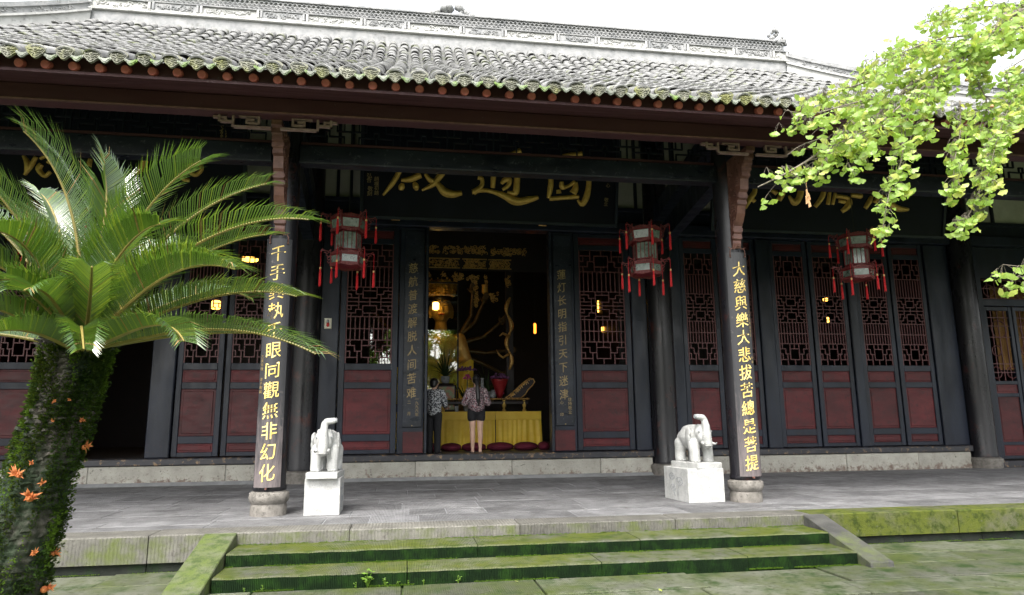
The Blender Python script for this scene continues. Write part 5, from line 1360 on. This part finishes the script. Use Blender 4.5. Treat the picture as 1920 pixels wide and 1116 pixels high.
# ================================================================== CYCAD
def bez(P, t):
    n = len(P)-1; Q = [Vector(p) for p in P]
    while len(Q) > 1: Q = [a.lerp(b, t) for a, b in zip(Q, Q[1:])]
    return Q[0]
def frond_mesh(pts, leaf_len, keel, seed, upv=None, start=.10, n=92, yellow=.15, droop=.25):
    """pinnate frond: rachis along a Bezier, two rows of narrow keeled leaflets"""
    rr = random.Random(seed); mb = MB()
    S = [bez(pts, i/40) for i in range(41)]
    mb.cur = 1; mb.tube(S, [.0085*(1-.8*i/40)+.0012 for i in range(41)], 6); mb.cur = 0
    up0 = upv or Vector((0,0,1))
    gap = rr.uniform(.3,.8)
    for i in range(n):
        t = start + (1-start)*(i+.5)/n
        p = bez(pts, t); tg = (bez(pts, min(t+.01,1)) - bez(pts, max(t-.01,0))).normalized()
        side = tg.cross(up0)
        if side.length < .15: side = tg.cross(up0 + Vector((.3,-.5,.2)))
        side.normalize(); nrm = side.cross(tg).normalized()
        u = (t-start)/(1-start)
        prof = min(1, .35 + 2.6*u) * (1 - .45*max(0, (u-.6)/.4)**1.8)
        for s_ in (-1, 1):
            L = leaf_len*prof*rr.uniform(.93,1.05)
            if rr.random() < .03: L *= rr.uniform(.35,.8)
            if rr.random() < .012: continue
            fw = .62 + .80*u**1.5 + rr.uniform(-.05,.05)
            d = (side*s_ + tg*fw + nrm*keel*(1-.3*u)).normalized(); w = .0033*rr.uniform(.85,1.15)
            b = p + side*s_*.004
            wv = (d.cross(nrm)).normalized()*w
            m1 = b + d*L*.5 + nrm*L*.03; e = b + d*L - nrm*L*droop*rr.uniform(.5,1.2) + tg*L*.06
            ax = nrm*w*.55
            mb.cur = (0 if rr.random() > yellow else 2) if rr.random() > .025 + (.10 if u > .93 else 0) else 3
            mb.add([b-wv*.7, b-ax*.5, b+wv*.7, m1-wv, m1-ax, m1+wv, e], [(0,1,4,3),(1,2,5,4),(3,4,6),(4,5,6)])
    return mb
def A3(*q): return [at(*p) for p in q]
CB = at(152, 648, 3.05)      # heart of the crown
cy = thing('cycad', 'mossy-trunked cycad with arching feather fronds in the left foreground', 'cycad', (-1.9, 3.02, 0)); Kc = world_kids(cy)
FR = [ # control points (photo column, row, distance), leaflet length, keel
 (((150,640,3.05),(160,470,3.10),(140,330,3.05),(44,246,2.95)), .125, .55),
 (((158,640,3.10),(160,500,3.20),(225,400,3.25),(188,296,3.25)), .115, .55),
 (((165,640,3.05),(190,520,3.05),(270,360,3.0),(376,302,2.9)), .125, .45),
 (((170,640,3.15),(230,520,3.2),(340,380,3.2),(500,345,3.15)), .120, .35),
 (((170,640,3.00),(240,540,2.95),(400,390,2.8),(578,412,2.7)), .125, .30),
 (((170,645,2.95),(230,570,2.9),(330,440,2.75),(425,500,2.6)), .115, .35),
 (((170,640,2.90),(250,560,2.8),(330,470,2.65),(440,505,2.5)), .11, .35),
 (((170,650,3.05),(270,600,3.0),(420,520,2.85),(556,556,2.75)), .125, .35),
 (((165,655,2.95),(270,640,2.85),(420,575,2.65),(592,664,2.5)), .118, .42),
 (((155,650,2.95),(168,600,2.8),(172,520,2.6),(172,500,2.35)), .105, .5),
 (((155,655,2.92),(150,610,2.7),(152,590,2.52),(157,655,2.38)), .075, .55),
 (((150,650,2.95),(120,600,2.8),(90,520,2.6),(45,545,2.45)), .11, .4),
 (((165,655,2.92),(220,640,2.75),(310,570,2.6),(345,640,2.45)), .10, .45),
 (((145,645,3.05),(110,520,3.05),(60,430,2.95),(-60,300,2.8)), .12, .5),
 (((145,645,3.00),(90,540,2.95),(70,440,2.8),(-20,430,2.6)), .115, .45),
 (((145,650,2.98),(90,570,2.9),(20,470,2.75),(-110,480,2.6)), .115, .4),
 (((145,655,2.98),(80,620,2.9),(10,560,2.75),(-120,570,2.6)), .11, .4),
 (((145,658,2.95),(100,640,2.8),(40,590,2.65),(-60,640,2.5)), .11, .4),
 (((148,655,3.15),(60,640,3.25),(-40,600,3.3),(-160,650,3.3)), .115, .35),
 (((145,640,3.15),(60,480,3.25),(-20,380,3.3),(-120,380,3.3)), .12, .5),
 (((160,640,3.15),(120,480,3.3),(110,380,3.45),(70,360,3.6)), .115, .5),
 (((165,640,3.20),(230,480,3.4),(300,440,3.6),(330,480,3.9)), .12, .45),
 (((168,645,3.15),(280,580,3.3),(400,520,3.5),(470,560,3.7)), .12, .4),
 (((160,645,3.20),(190,560,3.5),(220,520,3.8),(230,600,4.1)), .12, .4),
 (((160,645,3.0),(175,540,2.95),(240,430,2.85),(300,420,2.7)), .12, .4),
 (((150,640,3.1),(150,520,3.2),(100,420,3.25),(20,400,3.2)), .12, .45),
 (((165,645,3.1),(250,560,3.15),(380,450,3.1),(500,440,3.0)), .12, .35),
 (((150,650,2.95),(125,620,2.85),(80,560,2.75),(10,520,2.6)), .115, .4),
 (((168,655,3.08),(260,640,3.05),(350,620,3.0),(470,625,2.95)), .11, .35),
]
for i, (P, L, kl) in enumerate(FR):
    pts = A3(*P); L = L*(1.85 if i < 3 else 1.6); kl = kl + (.45 if i not in (9, 10, 11, 12) else .25)
    o = Kc(frond_mesh(pts, L, kl, 100+i, n=90 if i < 9 else 84, yellow=.12 if i not in (5,7,9) else .45), 'frond', [X['cycad'], X['rachis'], X['cycadtip'], X['deadfrond']])
# leaning trunk: leaf-scar relief
TB, TT = at(20, 1420, 3.05), at(140, 640, 3.07)
TB = Vector((-1.80, 3.05, -.02)); 
axis = [TB, at(-50,1220,3.05), at(38,1000,3.05), at(100,820,3.05), at(136,700,3.07), at(148,640,3.07)]
def tr_c(t): 
    f = t*(len(axis)-1); i = min(int(f), len(axis)-2); a = axis[max(i-1,0)]; b = axis[i]; c = axis[i+1]; d = axis[min(i+2,len(axis)-1)]; q = f-i
    return .5*((2*b)+(-a+c)*q+(2*a-5*b+4*c-d)*q*q+(-a+3*b-3*c+d)*q**3)
def trunk_r(t, a):
    base = .122 - .020*t + .010*math.sin(t*7) - .045*max(0, (t-.93)/.07) + .02*max(0, .3-t)
    # spiral leaf bases
    u = a/(2*math.pi)*17; v = t*58
    k = (u + v*.5) % 1 - .5; l = (v % 1) - .5
    sc = max(0, 1 - (abs(k)*1.8 + abs(l)*1.5))
    return base + .020*sc + .016*noise.noise((math.cos(a)*2.2, math.sin(a)*2.2, t*9)) + .008*noise.noise((math.cos(a)*9, math.sin(a)*9, t*40))
NT, NA = 190, 120; vs = []; fs = []
for i in range(NT+1):
    t = i/NT; c = tr_c(t)
    for k in range(NA):
        a = 2*math.pi*k/NA; r_ = trunk_r(t, a); vs.append(c + Vector((math.cos(a)*r_, math.sin(a)*r_, 0)))
for i in range(NT):
    for k in range(NA): fs.append((i*NA+k, i*NA+(k+1)%NA, (i+1)*NA+(k+1)%NA, (i+1)*NA+k))
fs.append(tuple(NT*NA+k for k in range(NA)))
Kc(MB().add(vs, fs), 'trunk', X['bark'], True)
# moss cushions as small tufts
rr = random.Random(31); ms = MB(); mbr = MB()
for i in range(46000):
    t = rr.uniform(.05, .97); a = rr.uniform(math.pi*.85, math.pi*2.15)
    c = tr_c(t)
    right = (math.cos(a)+1)/2
    dens = noise.noise((math.cos(a)*2.5, math.sin(a)*2.5, t*7)) + .28 + .5*(t-.45) + .35*(right-.5)
    if t < .30 and right < .55: dens -= .45
    if rr.random() > dens*1.7: continue
    n_ = Vector((math.cos(a), math.sin(a), .15)); p = c + Vector((math.cos(a), math.sin(a), 0))*(trunk_r(t, a)+rr.uniform(-.004,.024))
    bright = noise.noise((math.cos(a)*3+7, math.sin(a)*3, t*5)) > .24
    q = mbr if bright else ms
    s_ = rr.uniform(.003,.0078)
    for k in range(3):
        d = (n_ + Vector((rr.uniform(-1,1), rr.uniform(-1,1), rr.uniform(-.6,1)))*.8).normalized()*s_*1.5
        w = d.cross(Vector((rr.uniform(-1,1),rr.uniform(-1,1),rr.uniform(-1,1)))).normalized()*s_*.5
        q.add([p-w, p+w, p+d], [(0,1,2)])
tag(Kc(ms, 'moss', X['moss']), kind='stuff'); tag(Kc(mbr, 'bright_moss', X['mossbright']), kind='stuff')
# dry leaf-base stubs under the crown
lb_ = MB()                      # broken leaf bases all over the trunk
for i in range(62):
    for k in range(15):
        t = .03 + .93*(i + rr.uniform(-.25,.25))/62; a = 2*math.pi*(k + .5*(i % 2) + rr.uniform(-.2,.2))/15
        if rr.random() < .12: continue
        c = tr_c(t); o_ = Vector((math.cos(a), math.sin(a), 0)); p = c + o_*(trunk_r(t, a)-.018); tn = Vector((-math.sin(a), math.cos(a), 0))
        L = rr.uniform(.016,.036); up_ = Vector((0,0,1)); d = (o_ + up_*rr.uniform(.2,.9)).normalized()
        w0, w1, h0 = rr.uniform(.020,.027), rr.uniform(.010,.018), rr.uniform(.010,.016); e = p + d*L
        P8 = [p-tn*w0-up_*h0*.6, p+tn*w0-up_*h0*.6, p+tn*w0*.7+up_*h0, p-tn*w0*.7+up_*h0, e-tn*w1-up_*h0*.2, e+tn*w1+up_*rr.uniform(-.004,.004), e+tn*w1*.6+up_*h0*.7, e-tn*w1*.5+up_*h0*rr.uniform(.3,.9)]
        lb_.add(P8, [(0,1,5,4),(1,2,6,5),(2,3,7,6),(3,0,4,7),(4,5,6,7)])
tag(Kc(lb_, 'leaf_bases', X['bark']), kind='stuff')
stb = MB()
for i in range(420):
    a = rr.random()*6.28; t = rr.uniform(.86,1.0); c = tr_c(t); n_ = Vector((math.cos(a), math.sin(a), rr.uniform(.3,1.3))).normalized(); p = c + Vector((math.cos(a), math.sin(a), 0))*(trunk_r(t,a)-.01)
    stb.tube([p, p+n_*rr.uniform(.025,.06)], [.009,.004], 5)
tag(Kc(stb, 'leaf_base_stubs', X['bark']), kind='stuff')
# dry orange buds on the trunk
def bud(px, py, s, seed, drc=None):
    rr = random.Random(seed); best = None
    for i in range(200):
        t = .05 + .9*i/199; c = tr_c(t)
        for k in range(40):
            a = math.pi*(1+k/39); p = c + Vector((math.cos(a), math.sin(a), 0))*(trunk_r(t, a)+.02)
            d = p-CAM; z = d.dot(CF); qx = 960+FPX*d.dot(CR)/z; qy = 558-FPX*d.dot(CU)/z
            e = (qx-px)**2+(qy-py)**2
            if best is None or e < best[0]: best = (e, p, Vector((math.cos(a), math.sin(a), .3)).normalized())
    _, p, n_ = best; mb = MB()
    mb.ball(p, s*.30, 7, 5)
    for i in range(20):
        d = (n_ + Vector((rr.uniform(-1,1), rr.uniform(-1,1), rr.uniform(-.8,1.0)))*.95).normalized(); L = s*rr.uniform(.5,1.0); sd_ = d.cross(n_).normalized() if d.cross(n_).length > .01 else Vector((1,0,0))
        q = p + d*L; m_ = p + d*L*.5 + n_*L*.18; w = s*.09
        mb.add([p-sd_*w*.6, p+sd_*w*.6, m_-sd_*w, m_+sd_*w, q+Vector((0,0,rr.uniform(-.3,.3)*L))], [(0,1,3,2),(2,3,4)])
    Kc(mb, 'dry_bud', X['bud'])
for i, (px, py, s) in enumerate(((36,892,.042),(56,932,.052),(80,904,.02),(157,838,.034),(65,1040,.026),(112,1040,.032),(85,1104,.045),(60,870,.018),(105,752,.016),(128,750,.014),(22,842,.022),(150,790,.02),(100,790,.014))): bud(px, py, s, i)

# ================================================================== GINKGO
gk = thing('ginkgo_tree', 'ginkgo branch with bright fan leaves hanging in from the upper right', 'tree', (6.6, 3.4, 0)); Kg = world_kids(gk)
Kg(MB().tube([(6.6,3.4,-.1),(6.62,3.4,.6),(6.55,3.42,2.2),(6.6,3.5,4.2),(6.5,3.5,6.5)], [.26,.20,.17,.14,.08], 16), 'trunk', X['gbark'], True)
BR = [ [((6.55,3.45,3.6),(5.6,3.6,4.3)), ((1935,18,3.85),(1870,62,3.82),(1780,120,3.8),(1720,150,3.8),(1660,205,3.78),(1600,245,3.76),(1540,285,3.75),(1480,322,3.75),(1421,351,3.74)), .028, .004],
       [None, ((1885,52,3.82),(1840,110,3.7),(1770,160,3.65),(1700,215,3.6),(1640,262,3.6),(1560,300,3.6)), .014, .003],
       [((5.6,3.6,4.3),), ((1935,120,3.9),(1900,200,3.8),(1860,250,3.75),(1845,330,3.72),(1815,405,3.7),(1785,412,3.7)), .012, .002],
       [((5.6,3.6,4.3),), ((1935,75,3.7),(1840,90,3.65),(1760,100,3.6),(1680,130,3.6),(1650,150,3.6)), .010, .002],
       [((5.6,3.6,4.3),), ((1950,10,4.1),(1860,12,4.1),(1790,20,4.1),(1730,45,4.1)), .010, .002],
       [None, ((1720,150,3.8),(1640,175,3.85),(1560,200,3.9),(1500,215,3.9)), .008, .002],
       [None, ((1660,205,3.78),(1590,222,3.7),(1520,240,3.66),(1470,232,3.65)), .007, .002],
       [None, ((1600,245,3.76),(1560,300,3.7),(1540,340,3.7)), .006, .0015],
       [None, ((1700,215,3.6),(1690,300,3.6),(1668,360,3.6),(1655,428,3.6)), .006, .0015],
       [None, ((1640,262,3.6),(1600,300,3.62),(1585,345,3.62)), .005, .0015],
       [None, ((1800,190,3.65),(1800,250,3.62),(1790,300,3.6),(1788,358,3.6)), .006, .0015],
       [((5.6,3.6,4.3),(4.9,3.62,4.2)), ((1905,120,3.6),(1895,190,3.58),(1870,260,3.56),(1850,350,3.56)), .006, .0015],
       [None, ((1770,160,3.65),(1740,225,3.6),(1725,280,3.58)), .006, .0015],
       [None, ((1540,285,3.75),(1500,300,3.72),(1475,318,3.72)), .004, .0015],
       [((6.57,3.42,2.9),(5.4,3.4,2.95),(4.4,3.4,2.75)), ((1960,470,3.4),(1930,505,3.4),(1895,525,3.4)), .005, .0015],
       [None, ((1480,322,3.75),(1510,345,3.74),(1514,372,3.74)), .003, .0015],
       [None, ((1850,95,3.9),(1830,160,3.85),(1850,220,3.8),(1835,270,3.8)), .006, .0015],
       [None, ((1780,120,3.8),(1700,110,3.85),(1640,140,3.9),(1600,190,3.9)), .006, .0015]]
leaf_pts = []
def chain(P, n=24):
    out = []; N = len(P)
    for i in range(N-1):
        a = P[max(i-1,0)]; b = P[i]; c = P[i+1]; d = P[min(i+2,N-1)]
        for k in range(5):
            q = k/5; out.append(.5*((2*b)+(-a+c)*q+(2*a-5*b+4*c-d)*q*q+(-a+3*b-3*c+d)*q**3))
    return out + [P[-1]]
for k_, b_ in enumerate(BR):
    if k_ in (1, 3, 5, 6, 7, 9, 12, 13, 16, 17): b_[1] = tuple((x_, y_-26, Y_) for x_, y_, Y_ in b_[1])
rr = random.Random(77)
for bi, (pre, pts, r0, r1) in enumerate(BR):
    P = [Vector(p) for p in pre] if pre else []
    P += [at(*p) for p in pts]; C_ = chain(P); n = len(C_)
    Kg(MB().tube(C_, [r0+(r1-r0)*i/(n-1) for i in range(n)], 7), 'branch', X['gbark'], True)
    L = sum((C_[i+1]-C_[i]).length for i in range(n-1)); 
    for i in range(n-1):
        seg = (C_[i+1]-C_[i]).length
        if bi == 0 and (i < 7 or i > n-5): continue
        if (pre and bi and i < 5*len(pre)) or bi in (13, 15): continue
        cnt = seg/(.015 if bi in (1,3,4,16,17) else .020)
        for _ in range(int(cnt) + (rr.random() < cnt % 1)):
            leaf_pts.append((C_[i].lerp(C_[i+1], rr.random()), (C_[i+1]-C_[i]).normalized(), bi))
tw = MB(); LV = []
def leafframe(p, down, rr):
    # petiole from the spur, blade hanging below and outwards
    a = rr.random()*6.28; hz = Vector((math.cos(a), math.sin(a), 0)); d = (hz*rr.uniform(.3,1.0) + Vector((0,0,-rr.uniform(.15,1.0)*down))).normalized()
    L = rr.uniform(.03,.065); e = p + d*L + Vector((0,0,-L*.25))
    bd = (d*.7 + Vector((0,0,-.75)) + Vector((rr.uniform(-.4,.4), rr.uniform(-.4,.4), rr.uniform(-.3,.5)))).normalized()
    nn = bd.cross(Vector((rr.uniform(-1,1), rr.uniform(-1,1), rr.uniform(-.4,.4)))).normalized()
    return e, bd, nn
for p, tg, bi in leaf_pts:
    off = Vector((rr.gauss(0,1), rr.gauss(0,1), rr.gauss(0,.8)))*(.052 if bi not in (2,8,10,11,12,15,16) else .026)
    sp = p + off
    if rr.random() < .6: tw.tube([p, p+off*.5, sp], .0018, 4, False)
    for _ in range(rr.choice((3,4,4,5,6))):
        e, bd, nn = leafframe(sp, 1, rr); tw.tube([sp, sp.lerp(e,.5)+Vector((0,0,.006)), e], .0010, 3, False)
        LV.append((e, bd, nn, rr.uniform(.022,.041)))
tag(Kg(tw, 'twigs_and_stalks', X['gbark']), kind='stuff')
def ginkgo_leaf(cup, fold, seed):
    rr = random.Random(seed); vs = [(0,0,0)]; n = 12; fs = []
    for ring in (.55, 1.0):
        for k in range(n+1):
            a = R(-68 + 136*k/n); r_ = ring*(1 + (.05*math.sin(k*1.9+seed) if ring == 1 else 0)); 
            if ring == 1 and k == n//2: r_ *= .84
            x, y = r_*math.sin(a), r_*math.cos(a)
            vs.append((x, y, cup*(x*x) + fold*y*y*.5 + (.05*math.sin(k*1.3+seed) if ring == 1 else 0)))
    for k in range(n): fs.append((0, 1+k, 2+k)); fs.append((1+k, n+2+k, n+3+k, 2+k))
    return vs, fs
GL = [ginkgo_leaf(c, f, i) for i, (c, f) in enumerate(((.25,-.2),(-.2,-.35),(.4,.1),(-.35,-.1),(.1,-.5)))]
GM = []
for i, (v, f) in enumerate(GL):
    for mt_ in ('ginkgo', 'ginkgoy'):
        mb = MB().add(v, f); GM.append(mb.mesh('leaf', X[mt_], True))
def lbasis(bd, nn): 
    x = bd.cross(nn).normalized(); return Matrix((x, bd, x.cross(bd))).transposed()
def inview(p):
    d = p-CAM; z = d.dot(CF); return z > 0 and abs(d.dot(CR)/z*FPX) < 985 and abs(d.dot(CU)/z*FPX) < 580
LV.sort(key=lambda q: (0 if inview(q[0]) else 1, -q[3]/(q[0]-CAM).length))
restg = MB(); resty = MB()
for i, (e, bd, nn, s) in enumerate(LV):
    B = lbasis(bd, nn); y_ = rr.random() < .22; k = rr.randrange(5)
    if i < 290:
        o = link('leaf', GM[k*2+int(y_)], gk); o.matrix_parent_inverse = Matrix.Translation(-Vector(gk.location))
        o.matrix_basis = Matrix.Translation(e) @ B.to_4x4() @ Matrix.Diagonal((s,s,s,1))
    else:
        (resty if y_ else restg).add([e + B @ (Vector(v)*s) for v in GL[k][0]], GL[k][1])
tag(Kg(restg, 'foliage', X['ginkgo'], True), kind='stuff'); tag(Kg(resty, 'yellowing_foliage', X['ginkgoy'], True), kind='stuff')
dl = MB(); p = at(1512, 352, 3.73)
for i in range(4): q = p + Vector((rr.uniform(-.012,.012), 0, -.01-.022*i)); dl.add([q+Vector((-.006,0,0)), q+Vector((.007,.004,0)), q+Vector((.010,-.004,-.045)), q+Vector((-.003,.006,-.052))], [(0,1,2,3)])
dl.tube([at(1512,330,3.73), p], .0015, 4); Kg(dl, 'dead_leaf', X['deadleaf'])
for px, py, Y in ((1888,45,3.75),(1872,58,3.76),(1850,118,3.7),(1812,150,3.65),(1860,200,3.6)):
    Kg(MB().ball(at(px,py,Y), .012, 9, 7), 'fruit', X['deadleaf'], True)

# ================================================================== WEEDS AND FALLEN BITS
def weed(px, py, s, n, label):
    p = at(px, py, 6.68); d = p-CAM; p = CAM + d*((0.0-CAM.z)/d.z) if True else p
    p.y = min(p.y, 6.688); t = thing('weed', label, 'weed', (p.x, p.y, .0), 0, 'weeds at the foot of the steps'); rr = random.Random(px); st = MB(); lf = MB()
    for i in range(n):
        a = rr.random()*6.28; h = s*rr.uniform(.3,1); q = Vector((math.cos(a)*s*.35*rr.random(), -abs(math.sin(a))*s*.3*rr.random(), h))
        st.tube([(0,0,-.01), q*.6+Vector((0,0,.1*h)), q], .0022, 4)
        for k in range(2):
            b = rr.random()*6.28; u = Vector((math.cos(b), math.sin(b)-.4, rr.uniform(-.2,.4))).normalized(); L = s*rr.uniform(.22,.36); w = u.cross(Vector((0,-.4,1))).normalized()*L*.30
            c = q + u*L*.5
            lf.add([q, c-w+u*L*-.05, c+Vector((0,0,-.004)), c+w+u*L*-.05, q+u*L], [(0,2,1),(0,3,2),(1,2,4),(2,3,4)])
    st.build('stem', X['weed'], t); lf.build('leaves', X['weed'], t)
for px, py, s, n, lab in ((690,1098,.15,9,'tallest leafy weed at the foot of the lowest step'), (668,1104,.06,5,'small weed just left of the tallest weed'), (722,1098,.07,6,'low weed just right of the tallest weed'), (746,1094,.05,4,'tiny weed, second right of the tallest weed'), (765,1093,.045,4,'tiny pale weed, third right of the tallest weed'), (794,1092,.055,5,'small weed, fourth right of the tallest weed'), (858,1090,.07,6,'leafy weed, fifth right of the tallest weed'), (1025,1088,.04,4,'lone tiny weed before the middle of the steps'), (495,1106,.06,5,'small weed near the left end of the steps'), (465,1103,.04,4,'tiny weed at the left end of the steps')):
    weed(px, py, s, n, lab)
def litter(px, py, z, s, label):
    d = at(px,py,5)-CAM; p = CAM + d*((z-CAM.z)/d.z); a = px*.7; u = Vector((math.cos(a), math.sin(a), .1))*s; v = Vector((-math.sin(a), math.cos(a), .15))*s*.6
    o = MB().add([(0,0,.004), tuple(u*.5-v*.5+Vector((0,0,.006))), tuple(u+Vector((0,0,.01))), tuple(u*.5+v*.5+Vector((0,0,.006)))], [(0,1,2,3)]).build('fallen_leaf', X['ginkgoy'] if px % 2 else X['deadleaf'], None, False, p)
    tag(o, label, 'leaf', 'fallen leaves')
for px, py, z, s, lab in ((1882,1035,.01,.05,'fallen yellowish leaf on the mossy paving at far right'),(1241,1110,.01,.06,'fallen leaf on the paving below the middle of the steps'),(911,1025,.25,.03,'scrap of leaf on the upper step'),(973,1092,.01,.05,'fallen leaf on the paving just below the lowest step')): litter(px, py, z, s, lab)

# ================================================================== TREES ACROSS THE COURTYARD (mirrored in the glass case)
def garden_tree(x, y, h, r_, label, seed):
    t = thing('garden_tree', label, 'tree', (x,y,0), 0, 'trees across the courtyard'); rr = random.Random(seed)
    MB().tube([(0,0,-.1),(.05,0,h*.3),(.0,.1,h*.75)], [.16,.12,.05], 9).build('trunk', X['gbark'], t, True)
    lb = MB()
    for i in range(6): a = i*1.05; lb.tube([(.02,.0,h*.35+i*.1), (math.cos(a)*r_*.5, math.sin(a)*r_*.5, h*.55+i*.15), (math.cos(a)*r_*.85, math.sin(a)*r_*.85, h*.7+i*.1)], [.06,.04,.015], 6)
    lb.build('limbs', X['gbark'], t, True)
    f = MB(); cl = [(Vector((rr.uniform(-1,1)*r_*.75, rr.uniform(-1,1)*r_*.75, h*rr.uniform(.18,.95))), rr.uniform(.45,.9)) for _ in range(34)]
    for i in range(11000):
        c, q = rr.choice(cl); v = Vector((rr.gauss(0,1), rr.gauss(0,1), rr.gauss(0,.8))).normalized()*q*rr.random()**.4; p = c+v; s = rr.uniform(.10,.24)
        u = Vector((rr.uniform(-1,1),rr.uniform(-1,1),rr.uniform(-.6,.6))).normalized(); w = u.cross(Vector((rr.uniform(-1,1),rr.uniform(-1,1),1))).normalized()
        f.add([p-u*s, p+w*s*.45, p+u*s, p-w*s*.45], [(0,1,2,3)])
    f.build('crown', X['tree'], t)
for i, (x, y, h, r_, lab) in enumerate(((-3.5,-18,7.5,2.2,'leafy tree across the courtyard, farthest left'),(-.2,-19,9.5,2.4,'tall leafy tree across the courtyard, second from left'),(2.2,-17.5,9.5,2.4,'dense leafy tree across the courtyard, third from left'),(4.8,-18.5,9.5,2.4,'tall leafy tree across the courtyard, fourth from left'),(8.5,-18,7.5,2.2,'leafy tree across the courtyard, farthest right'))): garden_tree(x, y, h, r_, lab, i+3)

bpy.data.objects.remove(_fo); bpy.data.curves.remove(_fc)
